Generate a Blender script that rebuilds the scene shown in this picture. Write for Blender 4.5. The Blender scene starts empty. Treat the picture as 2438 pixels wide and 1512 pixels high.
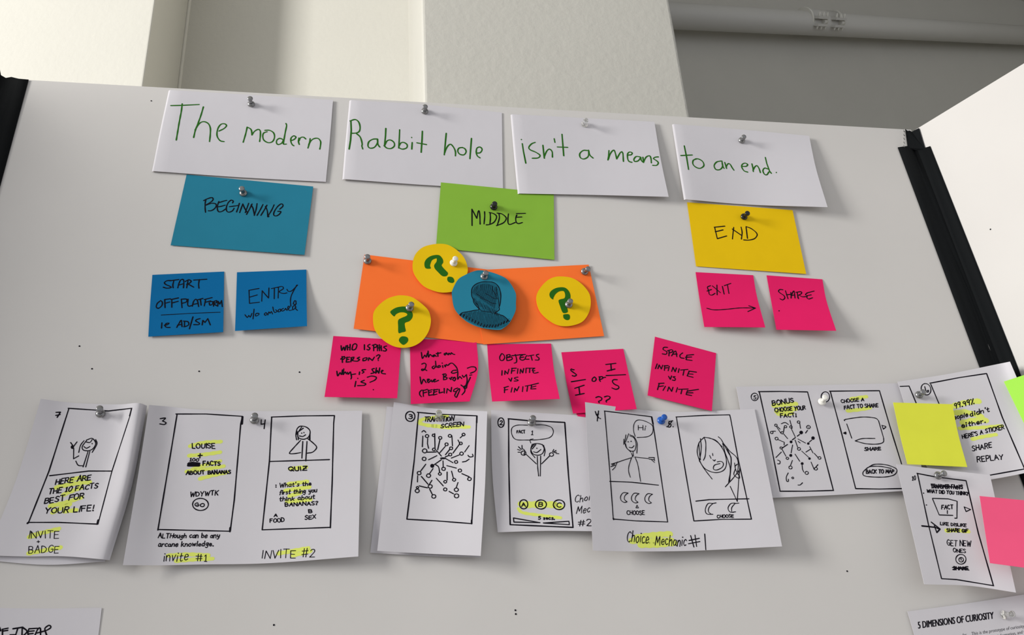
import bpy, bmesh, math, random
from mathutils import Vector, Matrix
from mathutils.bvhtree import BVHTree
random.seed(7)
sc = bpy.context.scene
COL = sc.collection

# ------------------------------------------------------------------ camera
W, H, F = 2438.0, 1512.0, 2003.0
A_, B_ = -0.166, -0.5007                 # direction of the board's normal seen from the camera
D_ = 0.851                               # distance camera - board plane
up_c = Vector((915 - 1219, 756 + 3800, F)).normalized()          # plumb direction (camera x right, y up, z forward)
n_c = Vector((math.sin(A_) * math.cos(B_), math.sin(B_), math.cos(A_) * math.cos(B_)))
y_c = (n_c - up_c * n_c.dot(up_c)).normalized()
x_c = up_c.cross(y_c) * -1
if x_c.x < 0: x_c = -x_c
CAM = Vector((0, 0, 1.25))
def c2w(v): return Vector((v.dot(x_c), v.dot(y_c), v.dot(up_c)))
cd = bpy.data.cameras.new('camera'); cam = bpy.data.objects.new('camera', cd); COL.objects.link(cam)
R3 = Matrix((c2w(Vector((1, 0, 0))), c2w(Vector((0, 1, 0))), c2w(Vector((0, 0, -1))))).transposed()
cam.matrix_world = Matrix.Translation(CAM) @ R3.to_4x4()
cd.sensor_width = 36; cd.lens = F / W * 36; cd.clip_start = 0.02
sc.camera = cam

# ------------------------------------------------------------------ light
world = bpy.data.worlds.new('world'); sc.world = world; world.use_nodes = True
bg = world.node_tree.nodes['Background']; bg.inputs[0].default_value = (0.93, 0.95, 1.0, 1); bg.inputs[1].default_value = 0.48
def area(name, loc, target, sx, sy, power, col):
    l = bpy.data.lights.new(name, 'AREA'); l.shape = 'RECTANGLE'; l.size = sx; l.size_y = sy; l.energy = power; l.color = col
    o = bpy.data.objects.new(name, l); COL.objects.link(o); o.location = loc
    o.rotation_euler = (Vector(target) - Vector(loc)).to_track_quat('-Z', 'Y').to_euler()
    return o
area('window_daylight', (-4.3, -0.55, 2.85), (0.6, 0.75, 1.8), 1.0, 1.8, 225, (1.0, 0.98, 0.93))
sc.view_settings.view_transform = 'Standard'; sc.view_settings.look = 'None'
sc.view_settings.gamma = 1; sc.view_settings.use_curve_mapping = False; sc.view_settings.exposure = 0.34

# ------------------------------------------------------------------ helpers
def ray(px, py): return c2w(Vector((px - W / 2, H / 2 - py, F)))
N = c2w(n_c)                              # away from camera, into the board
BX = Vector((N.y, -N.x, 0)).normalized()  # to the right along the board
if BX.x < 0: BX = -BX
BU = BX.cross(N); BU = BU if BU.z > 0 else -BU
def at(px, py, h=0.0):                    # point of the board plane raised by h towards the viewer
    r = ray(px, py); return CAM + r * ((D_ - h) / r.dot(N))
def pxm(p): return (p - CAM).dot(c2w(Vector((0, 0, 1)))) / F    # metres per pixel there

def mat(name, col, rough=0.7, metal=0.0, noise=0.0, nscale=40, bump=0.0, bscale=200, bdist=0.0005, spec=0.5, **k):
    m = bpy.data.materials.new(name); m.use_nodes = True; nt = m.node_tree; b = nt.nodes['Principled BSDF']
    b.inputs['Base Color'].default_value = (*col, 1); b.inputs['Roughness'].default_value = rough; b.inputs['Metallic'].default_value = metal
    b.inputs['Specular IOR Level'].default_value = spec
    for kk, v in k.items(): b.inputs[kk.replace('_', ' ')].default_value = v
    tc = nt.nodes.new('ShaderNodeTexCoord')
    if noise > 0:
        n = nt.nodes.new('ShaderNodeTexNoise'); n.inputs['Scale'].default_value = nscale; n.inputs['Detail'].default_value = 6
        nt.links.new(tc.outputs['Object'], n.inputs['Vector'])
        r = nt.nodes.new('ShaderNodeValToRGB')
        r.color_ramp.elements[0].position = .3; r.color_ramp.elements[1].position = .7
        r.color_ramp.elements[0].color = (*[c * (1 - noise) for c in col], 1); r.color_ramp.elements[1].color = (*[min(1, c * (1 + noise)) for c in col], 1)
        nt.links.new(n.outputs['Fac'], r.inputs['Fac']); nt.links.new(r.outputs['Color'], b.inputs['Base Color'])
    if bump > 0:
        n = nt.nodes.new('ShaderNodeTexNoise'); n.inputs['Scale'].default_value = bscale; n.inputs['Detail'].default_value = 4
        nt.links.new(tc.outputs['Object'], n.inputs['Vector'])
        bp = nt.nodes.new('ShaderNodeBump'); bp.inputs['Strength'].default_value = bump; bp.inputs['Distance'].default_value = bdist
        nt.links.new(n.outputs['Fac'], bp.inputs['Height']); nt.links.new(bp.outputs['Normal'], b.inputs['Normal'])
    return m
def srgb(r, g, b):
    f = lambda c: (c / 255 / 12.92) if c / 255 <= .04045 else ((c / 255 + .055) / 1.055) ** 2.4
    return (f(r), f(g), f(b))
M = dict(
    board=mat('foam_board', (0.6169, 0.5983, 0.583), .85, noise=.02, nscale=6, bump=.15, bscale=500, bdist=.0002, spec=.2),
    foam=mat('foam_edge', (0.676, 0.6591, 0.6253), .9),
    wall=mat('painted_plaster', (.560, .548, .502), .85, noise=.015, nscale=4, bump=.5, bscale=60, bdist=.002, spec=.2),
    pipe=mat('painted_pipe', (0.6084, 0.5999, 0.5662), .45, bump=.2, bscale=30, bdist=.001),
    floor=mat('grey_floor', (0.2957, 0.2788, 0.262), .6, noise=.06, nscale=5),
    chipped=mat('bare_edge_paint', (.80, .79, .73), .6, bump=.3, bscale=90, bdist=.001),
    tape=mat('black_cloth_tape', (.006, .007, .008), .85, bump=.3, bscale=700, bdist=.0003, spec=.1),
    foil=mat('clear_tape', (.9, .9, .9), .15, Transmission_Weight=.8),
    paper=mat('white_paper', (0.6084, 0.5915, 0.6295), .8, noise=.01, nscale=12, bump=.35, bscale=14, bdist=.0016, spec=.2),
    wash=mat('dark_teal_wash', (.009, .102, .16), .8, noise=.12, nscale=300, spec=.1),
    grey_print=mat('grey_print', (.09, .09, .1), .8, spec=.1),
    black=mat('black_ink', (.005, .004, .008), .8, spec=.08),
    green_ink=mat('green_ink', (0.01859, 0.1268, 0.00845), .75, spec=.1),
    hi=mat('highlighter_ink', (0.703, 0.779, 0.152), .8, spec=.1),
    blue=mat('blue_card', (0.01859, 0.1986, 0.3042), .8, noise=.02, nscale=30, spec=.12),
    deepblue=mat('deep_blue_sticky', (0, 0.131, 0.338), .8, noise=.02, nscale=30, spec=.12),
    green=mat('green_card', (0.2376, 0.4576, 0.0484), .8, noise=.02, nscale=30, spec=.12),
    yellow=mat('yellow_card', (0.80, 0.52, 0.004), .8, noise=.02, nscale=30, spec=.12),
    orange=mat('orange_card', (1.0, .185, .035), .8, noise=.02, nscale=30, spec=.12),
    pink=mat('pink_sticky', (0.76, 0.0133, 0.1283), .8, noise=.02, nscale=30, spec=.12),
    rose=mat('rose_sticky', (0.817, 0.095, 0.2137), .8, noise=.02, nscale=30, spec=.12),
    neon=mat('neon_green_sticky', (0.378, 0.792, 0.09), .8, spec=.12),
    lemon=mat('lemon_sticky', (0.6992, 0.7268, 0.0598), .8, noise=.02, nscale=30, spec=.12),
    steel=mat('silver_plastic', (.26, .26, .265), .30, metal=.8, bump=.05, bscale=300, bdist=.0002),
    clear=mat('clear_plastic', (.95, .95, .93), .06, Transmission_Weight=.93, IOR=1.49),
    white_pin=mat('white_plastic', (.80, .79, .74), .3),
    black_pin=mat('black_plastic', (.008, .008, .009), .22),
    blue_pin=mat('blue_plastic', (.008, .09, .42), .25),
    needle=mat('needle_steel', (.6, .6, .6), .2, metal=1),
)
def obj(name, verts, faces, m, parent=None, smooth=False, origin=None):
    if origin is None:
        origin = sum(verts, Vector()) / len(verts)
    me = bpy.data.meshes.new(name); me.from_pydata([tuple(v - origin) for v in verts], [], faces); me.materials.append(M[m] if isinstance(m, str) else m)
    if smooth: me.polygons.foreach_set('use_smooth', [True] * len(me.polygons))
    me.update()
    o = bpy.data.objects.new(name, me); COL.objects.link(o)
    if parent: o.parent = parent; o.location = origin - Vector(parent['_o'])
    else: o.location = origin
    o['_o'] = tuple(origin)
    return o
def tag(o, label, cat, group=None):
    o['label'] = label; o['category'] = cat
    if group: o['group'] = group
    return o
def empty(name, loc):
    o = bpy.data.objects.new(name, None); COL.objects.link(o); o.location = loc; o.empty_display_size = .05; o['_o'] = tuple(loc); return o
def struct(o): o['kind'] = 'structure'; return o
def prism(pts, t):            # closed prism: pts loop (front), t thickness vector
    n = len(pts); v = list(pts) + [p + t for p in pts]
    return v, [tuple(range(n)), tuple(range(2 * n - 1, n - 1, -1))] + [(i, i + n, (i + 1) % n + n, (i + 1) % n) for i in range(n)]
def fix(o):
    bm = bmesh.new(); bm.from_mesh(o.data); bmesh.ops.recalc_face_normals(bm, faces=bm.faces); bm.to_mesh(o.data); bm.free(); return o

# ------------------------------------------------------------------ the room
def gx(px, py, Y):            # x of the vertical line through a pixel at depth Y
    r = ray(px, py); return r.x / r.y * Y
HT = 5.0
def wall_poly(name, pts, m='wall', bev=0):     # plan outline extruded to the ceiling
    v, f = prism([Vector((x, y, 0)) for x, y in pts], Vector((0, 0, HT)))
    o = struct(fix(obj(name, v, f, m)))
    if bev:
        b = o.modifiers.new('b', 'BEVEL'); b.width = bev; b.segments = 3
    return o
DP, DR, DE = 1.45, 2.25, 1.91
xe = gx(355, 100, DE); xl = gx(1005, 100, DP); xr = gx(1612, 100, DP)
xc = gx(437, 100, DR)
# splayed wall left: right end at xe, running left and back
wall_poly('wall_left_splay', [(xe, DE), (xe - 3.2, DE + 1.05), (xe - 3.2, DE + 1.5), (xc - .05, DR + .4), (xc, DR)], bev=.006)
wall_poly('wall_recess', [(xc - .2, DR + .05), (xc, DR), (xl + .05, DR - .22), (xl + .05, DR + .2), (xc - .2, DR + .2)])
wall_poly('wall_pillar', [(xl, DP), (xr, DP), (xr, 2.9), (xl, 2.9)], bev=.008)
bead_v = []; bead_f = []
for k in range(8):
    a = k / 8 * 2 * math.pi
    bead_v += [Vector((xc + .004 + .006 * math.cos(a), DR - .003 + .006 * math.sin(a), z)) for z in (0, HT)]
bead_f = [(2 * k, 2 * k + 1, (2 * k + 3) % 16, (2 * k + 2) % 16) for k in range(8)]
struct(obj('trim_1', bead_v, bead_f, 'wall', smooth=True))
# wall carrying the pipe
Y1, Y2 = 2.6, 3.4
pa = Vector((gx(1600, 150, Y1), Y1, 0)); pb = Vector((gx(2438, 150, Y2), Y2, 0))
wd = (pb - pa).normalized(); wn = Vector((wd.y, -wd.x, 0)); wn = wn if wn.y < 0 else -wn
q0 = pa - wd * 1.0; q1 = pb + wd * 2.5
wall_poly('wall_right', [(q0.x, q0.y), (q1.x, q1.y), (q1.x - wn.x * .2, q1.y - wn.y * .2), (q0.x - wn.x * .2, q0.y - wn.y * .2)])
# left side wall with the window opening the daylight comes through
LX = -4.6
def box(name, x0, x1, y0, y1, z0, z1, m):
    v, f = prism([Vector((x0, y0, z0)), Vector((x1, y0, z0)), Vector((x1, y1, z0)), Vector((x0, y1, z0))], Vector((0, 0, z1 - z0)))
    return struct(fix(obj(name, v, f, m)))
box('floor', LX - .4, 6.4, -3.0, 7.0, -.1, 0, 'floor')
box('wall_light_blocker', 6.2, 6.4, -.8, 7.0, 0, HT, 'wall')  # unseen wall, added to keep ambient light off the pipe wall
box('ceiling', LX - .4, 6.4, -3.0, 7.0, HT, HT + .1, 'wall')

# ------------------------------------------------------------------ folding foam board
TH = .008
board = empty('folding_board', at(1100, 1500) * 1)
tag(board, 'large white three-panel foam board hinged with black cloth tape', 'display board')
def plane_pt(px, py, p0, nn):
    r = ray(px, py); return CAM + r * ((p0 - CAM).dot(nn) / r.dot(nn))
def down(p, d):                  # follow the hinge direction down to the floor
    return p - d * ((p.z - TH * .2) / d.z)
tl, tr = at(60, 190), at(2169, 309)
bl, br = down(tl, BU), down(tr, BU)
v, f = prism([tl, tr, br, bl], N * TH)
fix(obj('centre_panel', v, f, 'board', board))
# right panel: its top edge runs from the hinge towards the viewer
hr = at(2171, 314); e = ray(2438, 153).cross(ray(2171, 316)).normalized()
dr = BU.cross(e).normalized(); dr = dr if dr.dot(N) < 0 else -dr
NR = dr.cross(BU).normalized(); NR = NR if NR.dot(hr - CAM) > 0 else -NR
r1 = hr + dr * .75
v, f = prism([hr, r1, down(r1, BU), down(hr, BU)], NR * TH)
fix(obj('side_panel', v, f, 'board', board))
# unseen left panel, its forward angle set to shade the board's left side
hl = at(-6, 187); dl = (-BX * math.cos(.5) - N * math.sin(.5)).normalized()
NL = dl.cross(BU).normalized(); NL = NL if NL.dot(N) > 0 else -NL
l1 = hl + dl * .55
v, f = prism([hl, l1, down(l1, BU), down(hl, BU)], NL * TH)
fix(obj('side_panel', v, f, 'board', board))
def onR(px, py, h=0.0): return plane_pt(px, py, hr - NR * h, NR)
# tape strips
def strip(name, top, bot_dir_pts, fn_h, thick, m='tape'):
    pass
TE = .0007
def tape(name, pts_top, dirn, off, rag=0):
    lower = [down(p, dirn) + dirn * .02 for p in reversed(pts_top)]
    v, f = prism([p for p in pts_top] + lower, off * TE)
    return fix(obj(name, v, f, 'tape', board))
def tapefan(name, tops, nrm):
    # tops: list of top points across the tape; makes a lengthwise ribbon with slight raised ridges
    v = []; f = []; K = 24; n = len(tops)
    for k in range(K + 1):
        for j, p in enumerate(tops):
            q = down(p, BU) + BU * .02
            t = k / K
            w = 0.0012 * math.sin(k * 1.7 + j) * (1 if 0 < j < n - 1 else 0)
            v.append(p.lerp(q, t) + nrm * w)
    for k in range(K):
        for j in range(n - 1):
            a = k * n + j; f.append((a, a + 1, a + n + 1, a + n))
    o = obj(name, v, f, 'tape', board, smooth=True)
    s = o.modifiers.new('s', 'SOLIDIFY'); s.thickness = .0006; s.offset = 0
    return o
# right hinge: outer tape on both panels, a folded gusset between, shorter inner piece standing higher
cL = [at(2137.5, 351, .001), at(2150, 350, .0012), at(2160, 349, .0015), at(2168, 352, .0022), at(2176, 356, .0008), at(2185, 358, .0035)]
tapefan('hinge_tape', cL, -N)
cR = [at(2185, 358, .0035), onR(2193, 356, .0035), onR(2200, 353, .0015), onR(2206, 351, .0012), onR(2214.7, 348, .001)]
tapefan('hinge_tape', cR, -N)
def quadtape(pts, name='tape_end'):
    o = obj(name, pts, [tuple(range(len(pts)))], 'tape', board)
    s = o.modifiers.new('s', 'SOLIDIFY'); s.thickness = .0006; s.offset = 0
quadtape([at(2155, 307, .0016), at(2161, 312, .002), at(2166, 311, .002), at(2171, 314, .002), onR(2176, 311, .002), onR(2188, 305, .0016), onR(2203, 355, .0016), at(2187, 360, .003), at(2161, 352, .0016)])
# curl of clear tape peeping out beside the hinge
for k in range(5):
    cy_ = 310 + k * 9
    pts = [at(2154 - 4 * math.sin(a), cy_ + 5 * a / 3 - 3, .002 + .003 * math.sin(a)) for a in [i * math.pi / 6 for i in range(7)]]
    vv = []; ff = []
    for i, p in enumerate(pts): vv += [p, p - BU * .0025]
    ff = [(2 * i, 2 * i + 2, 2 * i + 3, 2 * i + 1) for i in range(6)]
    obj('tape_curl', vv, ff, 'foil', board, smooth=True)
# left hinge
cl = [at(68.3, 189.7, .001), at(45, 189, .0012), at(28, 185, .0015), at(14, 186, .003), at(2, 179, .004)]
tapefan('hinge_tape', cl, -N)
cl2 = [at(2, 179, .004), at(0, 165, .006), at(-10, 168, .008), at(-40, 165, .012), at(-70, 150, .017)]
tapefan('hinge_tape', cl2, -N)
# pin holes
def disc(c, ax, r, n=10):
    u = ax.orthogonal().normalized(); w = ax.cross(u).normalized()
    return [c + (u * math.cos(k / n * 2 * math.pi) + w * math.sin(k / n * 2 * math.pi)) * r for k in range(n)]
hv = []; hf = []
for (x, y) in [(189, 824), (219, 878), (474, 884), (713, 886), (360, 240), (652, 1488), (1227, 1453), (1228, 1462), (2017, 1360), (1228, 875)]:
    d = disc(at(x, y, .0003), N, .0009); hf.append(tuple(range(len(hv), len(hv) + 10))); hv += d
d = disc(onR(2358, 546, .0003), NR, .001); hf.append(tuple(range(len(hv), len(hv) + 10))); hv += d
o = obj('pin_holes', hv, hf, 'black', board); o['kind'] = 'stuff'

# ------------------------------------------------------------------ pipe on the right wall
def on_pipe_plane(px, py, gap):
    p0 = pa + wn * gap; r = ray(px, py); return CAM + r * ((p0 - CAM).dot(wn) / r.dot(wn))
pl_ = on_pipe_plane(1700, 43, .09); pr_ = on_pipe_plane(2380, 81, .09)
pd = (pr_ - pl_).normalized(); pr_rad = pxm(on_pipe_plane(1909, 49, .09)) * 27.5
P0 = pl_ - pd * 1.2; P1 = pr_ + pd * 1.6
pipe = empty('wall_pipe', (P0 + P1) / 2); tag(pipe, 'thick white-painted pipe with bolted coupling along the shaded back wall', 'pipe')
def tube(name, a, b, r0, r1, m, parent, n=32, capped=True):
    ax = (b - a).normalized(); u = ax.orthogonal().normalized(); w = ax.cross(u)
    v = [];
    for c, r in ((a, r0), (b, r1)):
        v += [c + (u * math.cos(k / n * 2 * math.pi) + w * math.sin(k / n * 2 * math.pi)) * r for k in range(n)]
    f = [(k, (k + 1) % n, n + (k + 1) % n, n + k) for k in range(n)]
    if capped: f += [tuple(range(n - 1, -1, -1)), tuple(range(n, 2 * n))]
    o = obj(name, v, f, m, parent)
    for p in o.data.polygons: p.use_smooth = len(p.vertices) == 4
    return fix(o)
tube('tube', P0, P1, pr_rad, pr_rad, 'pipe', pipe, 48)
ca = on_pipe_plane(1912, 50, .09); cb = on_pipe_plane(1980, 55, .09)
tube('coupling_sleeve', ca, cb, pr_rad * 1.03, pr_rad * 1.03, 'pipe', pipe, 40)
tube('coupling_ring', ca - pd * .007, ca + pd * .003, pr_rad * 1.12, pr_rad * 1.16, 'chipped', pipe, 40)
tube('coupling_ring', cb - pd * .003, cb + pd * .005, pr_rad * 1.12, pr_rad * 1.12, 'chipped', pipe, 40)
fr = (CAM - ca); fr = (fr - pd * fr.dot(pd)).normalized(); up2 = pd.cross(fr).normalized(); up2 = up2 if up2.z > 0 else -up2
L = (cb - ca).length
for s in (.20, .80):
    c = ca.lerp(cb, s); w2 = L * .19
    base = c + fr * pr_rad * .98
    for row, hgt in ((.020, .016), (-.012, .016)):   # two flanges clamped together
        p = base + up2 * row
        v, f = prism([p - pd * w2 - up2 * hgt * .35, p + pd * w2 - up2 * hgt * .35, p + pd * w2 * .9 + up2 * hgt * .35, p - pd * w2 * .9 + up2 * hgt * .35], fr * .030)
        fix(obj('clamp_flange', v, f, 'pipe', pipe))
        for j in (-.72, 0, .72):
            b0 = p + pd * w2 * j + fr * .022
            tube('bolt', b0, b0 + up2 * (.024 if row > 0 else -.020), .0065, .003, 'chipped', pipe, 8)
    b0 = base + fr * .012 + up2 * .004
    tube('nut', b0 + pd * w2 * .4, b0 + pd * w2 * 1.1, .014, .012, 'chipped', pipe, 6)

# ------------------------------------------------------------------ paper sheets
def cat(p0, p1, p2, p3, t):
    return 0.5 * ((2 * p1) + (p2 - p0) * t + (2 * p0 - 5 * p1 + 4 * p2 - p3) * t * t + (3 * p1 - p0 - 3 * p2 + p3) * t ** 3)
def smooth_line(P, k):
    if len(P) == 2: return [P[0].lerp(P[1], i / k) for i in range(k + 1)]
    out = []
    for i in range(len(P) - 1):
        a = P[i - 1] if i else P[0] * 2 - P[1]; d = P[i + 2] if i + 2 < len(P) else P[-1] * 2 - P[-2]
        out += [cat(a, P[i], P[i + 1], d, j / k) for j in range(k)]
    return out + [P[-1]]
def leaf(name, v, f, m, thick, rim):
    """thin sheet: front and back stay smooth, the cut edge gets faces of its own"""
    n = len(v); V = list(v) + [p + N * thick for p in v]
    F_ = list(f) + [tuple(i + n for i in reversed(q)) for q in f]
    b = len(V); V += [v[i] for i in rim] + [v[i] + N * thick for i in rim]; k = len(rim); nf = len(F_)
    F_ += [(b + i, b + (i + 1) % k, b + k + (i + 1) % k, b + k + i) for i in range(k)]
    o = obj(name, V, F_, m)
    for i, p in enumerate(o.data.polygons): p.use_smooth = i < nf
    return o
def sheet(name, rows, m, thick=.00025, k=6, lip=0, hs=.65):
    """rows: rows of (px, py, height above the board)"""
    g = [[at(q[0], q[1], q[2] * (hs if q[2] > .0025 else 1)) for q in r] for r in rows]
    g = [smooth_line(r, k) for r in g]
    cols = [smooth_line([g[i][j] for i in range(len(g))], k) for j in range(len(g[0]))]
    if lip:                               # left edge rolled slightly back towards the board
        e0, e1 = cols[0], cols[1]
        mid = [a + (b - a).normalized() * lip * pxm(a) for a, b in zip(e0, e1)]
        lo = lambda a: max(0, min(.0016, D_ - (a - CAM).dot(N) - .0005))
        cols = [[a + N * lo(a) for a in e0], [a.lerp(b, .55) + N * lo(a) * .2 for a, b in zip(e0, mid)], mid] + cols[1:]
    nc = len(cols); nr = len(cols[0])
    v = [cols[j][i] for i in range(nr) for j in range(nc)]
    f = []
    for i in range(nr - 1):
        for j in range(nc - 1):
            a, b, c, d = i * nc + j, (i + 1) * nc + j, (i + 1) * nc + j + 1, i * nc + j + 1
            f += [(a, b, c), (a, c, d)]
    o = leaf(name, v, f, m, thick, [j for j in range(nc)] + [i * nc + nc - 1 for i in range(1, nr)] + [(nr - 1) * nc + j for j in range(nc - 2, -1, -1)] + [i * nc for i in range(nr - 2, 0, -1)])
    o_bvh[o.name] = BVHTree.FromPolygons([tuple(q) for q in v], f)
    return o
o_bvh = {}
def cutout(name, pts, h, m, org, s, tilt=(0, 0), thick=.0004):
    """flat shape with a traced outline; h at its middle, tilt = extra height per 100 px in x, y"""
    P = [Vector((org[0] + x / s, org[1] + y / s, 0)) for x, y in pts]
    P = P + [P[0]]
    c = sum(P[:-1], Vector()) / (len(P) - 1)
    Q = smooth_closed(P[:-1], 5)
    hh = lambda p: h + tilt[0] * (p.x - c.x) / 100 + tilt[1] * (p.y - c.y) / 100
    v = [at(p.x, p.y, hh(p)) for p in Q]; n = len(v)
    v.append(at(c.x, c.y, h))
    f = [(i, n, (i + 1) % n) for i in range(n)]
    o = leaf(name, v, [(i, n, (i + 1) % n) for i in range(n)] if (v[1] - v[0]).cross(v[n] - v[0]).dot(N) > 0 else f, m, thick, list(range(n)))
    o_bvh[o.name] = BVHTree.FromPolygons([tuple(q) for q in v], f)
    return o
def smooth_closed(P, k):
    n = len(P); out = []
    for i in range(n):
        out += [cat(P[i - 1], P[i], P[(i + 1) % n], P[(i + 2) % n], j / k) for j in range(k)]
    return out

# ------------------------------------------------------------------ ink
def parse(s):
    out = []
    for st in s.replace('\n', ' ').split(';'):
        st = st.strip()
        if not st: continue
        kind = '~'
        if st[0] in '!*': kind = st[0]; st = st[1:]
        pts = [tuple(float(c) for c in q.split(',')) for q in st.split()]
        out.append((kind, pts))
    return out
class Ink:
    """strokes drawn on one sheet: centre lines in photograph pixels dropped onto the sheet's surface"""
    def __init__(s, paper, org=(0, 0), sc_=1.0, w=3.0):
        s.p = paper; s.bvh = o_bvh[paper.name]; s.org = org; s.s = sc_; s.w = w; s.layers = {}; s.sub = 0; s.cnt = 0
    def frame(s, ox, oy, k, w=None): s.org = (ox, oy); s.s = k; s.w = w or s.w; return s
    def L(s, part, m): return s.layers.setdefault((part, s.sub), (m, [], [], [0]))
    def nxt(s): s.cnt += 1; s.sub = s.cnt
    def hit(s, x, y, off):
        r = ray(x, y).normalized(); loc, nn, i, d = s.bvh.ray_cast(CAM, r)
        if loc is None: return None
        if nn.dot(r) > 0: nn = -nn
        return loc + nn * off, nn
    def stroke(s, P, w, part, m, kind='~', off=.00013):
        P = [Vector((s.org[0] + x / s.s, s.org[1] + y / s.s)) for x, y in P]
        lay = s.L(part, m); lay[3][0] += 1; off = off + (lay[3][0] % 40) * 1e-6
        if len(P) > 2 and kind == '~':
            q = []
            for i in range(len(P) - 1):
                a = P[i - 1] if i else P[0] * 2 - P[1]; d = P[i + 2] if i + 2 < len(P) else P[-1] * 2 - P[-2]
                n = max(2, int((P[i + 1] - P[i]).length / 2.5))
                q += [cat(a, P[i], P[i + 1], d, j / n) for j in range(n)]
            P = q + [P[-1]]
        else:
            q = []
            for i in range(len(P) - 1):
                n = max(1, int((P[i + 1] - P[i]).length / 12)); q += [P[i].lerp(P[i + 1], j / n) for j in range(n)]
            P = q + [P[-1]]
        H3 = [s.hit(p.x, p.y, off) for p in P]
        run = []
        for h in H3 + [None]:
            if h is None:
                if len(run) >= 2: s.ribbon(run, w, lay)
                run = []
            else:
                if not run or (h[0] - run[-1][0]).length > 1e-5: run.append(h)
    def ribbon(s, run, w, lay):
        for i in range(1, len(run) - 1):         # sharp turn: start a new overlapping ribbon
            if (run[i][0] - run[i - 1][0]).angle(run[i + 1][0] - run[i][0], 0) > .75:
                s.ribbon1(run[:i + 1], w, lay); return s.ribbon(run[i:], w, lay)
        s.ribbon1(run, w, lay)
    def ribbon1(s, run, w, lay):
        V, Fc = lay[1], lay[2]; n = len(run); b = len(V)
        hw = w * .465 * pxm(run[0][0])
        T = []
        for i in range(n):
            t = (run[min(i + 1, n - 1)][0] - run[max(i - 1, 0)][0])
            T.append(t.normalized() if t.length > 1e-9 else (T[-1] if T else BX))
        for i, (p, nn) in enumerate(run):
            sd = nn.cross(T[i]).normalized() * hw * (1 + .10 * math.sin(i * .9 + b))
            V += [p + sd, p - sd]
        for i in range(n - 1): Fc.append((b + 2 * i, b + 2 * i + 1, b + 2 * i + 3, b + 2 * i + 2))
        for i, sg in ((0, -1), (n - 1, 1)):      # round ends
            p, nn = run[i]; t = T[i] * sg; sd = nn.cross(t).normalized(); c = len(V)
            for k in range(5):
                a = math.pi * k / 4; V.append(p + (sd * math.cos(a) + t * math.sin(a)) * hw)
            Fc.append(tuple(range(c, c + 5)))
    def draw(s, txt, w=None, part='writing', m='black'):
        ml = '\n' in txt and part == 'writing'
        for ln in (txt.split('\n') if ml else [txt]):
          if ml: s.nxt()
          for kind, P in parse(ln):
            if len(P) == 1: s.blob(P[0][0], P[0][1], 1.5 * s.s, part=part, m=m)
            elif kind == '*': s.fill(P, part, m)
            else: s.stroke(P, w or s.w, part, m, kind)
        s.sub = 0; return s
    def fill(s, P, part, m, off=.00012):
        lay = s.L(part, m)
        Q = smooth_closed([Vector((s.org[0] + x / s.s, s.org[1] + y / s.s)) for x, y in P], 3)
        h = [s.hit(p.x, p.y, off) for p in Q]; h = [q[0] for q in h if q]
        if len(h) > 2:
            b = len(lay[1]); lay[1].extend(h); lay[2].append(tuple(range(b, b + len(h))))
    def ell(s, cx, cy, rx, ry=None, w=None, part='drawing', m='black', ang=0, turns=1.06):
        ry = ry or rx; n = 14; k = int(n * turns) + 1
        r0 = random.uniform(0, 6.28); P = []
        for i in range(k):
            a = r0 + i / n * 2 * math.pi; x, y = rx * math.cos(a), ry * math.sin(a)
            P.append((cx + x * math.cos(ang) - y * math.sin(ang), cy + x * math.sin(ang) + y * math.cos(ang)))
        s.stroke(P, w or s.w, part, m); return s
    def blob(s, cx, cy, r, ry=None, part='drawing', m='black'):
        ry = ry or r
        s.fill([(cx + r * math.cos(k / 8 * 6.283), cy + ry * math.sin(k / 8 * 6.283)) for k in range(8)], part, m, off=.00017); return s
    def circles(s, txt, w=None, part='drawing'):
        for c in txt.split(): x, y, r = (float(q) for q in c.split(',')); s.ell(x, y, r, r * .9, w=w, part=part)
        return s
    def blobs(s, txt):
        for c in txt.split(): x, y, r = (float(q) for q in c.split(',')); s.blob(x, y, r)
        return s
    def text(s, t, x0, y0, x1, y1, h, slant=0.0, w=None, part='writing', m='black', jit=.8, space=5.0):
        """one written line: baseline from (x0,y0) to (x1,y1), cap height h, slant = sideways shift of a letter's top per unit height"""
        s.nxt(); adv = 0; gl = []; w = (w or s.w) * (.9 if jit else 1)
        for ch in t:
            if ch == ' ': adv += space; continue
            wd_, st = FONT[ch]; gl.append((adv, st)); adv += wd_ + 2.2
        adv -= 2.2; bx, by = (x1 - x0) / adv, (y1 - y0) / adv
        for a, st in gl:
            jy = random.uniform(-jit, jit) * .8; js = 1 + random.uniform(-.12, .12) * jit; jl = random.uniform(-.12, .12) * jit
            for kind, P in parse(st):
                Q = []
                for (gx_, gy) in P:
                    if jit: gx_ += random.uniform(-.25, .25) * jit; gy += random.uniform(-.25, .25) * jit
                    u = a + gx_ + jl * gy; vv = (gy * js + jy) / 10 * h
                    Q.append((x0 + bx * u + slant * vv, y0 + by * u - vv))
                if len(Q) == 1: s.blob(Q[0][0], Q[0][1], (w or s.w) * .7 * s.s, part=part, m=m)
                else: s.stroke(Q, w or s.w, part, m, kind)
        s.sub = 0; return s
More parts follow.
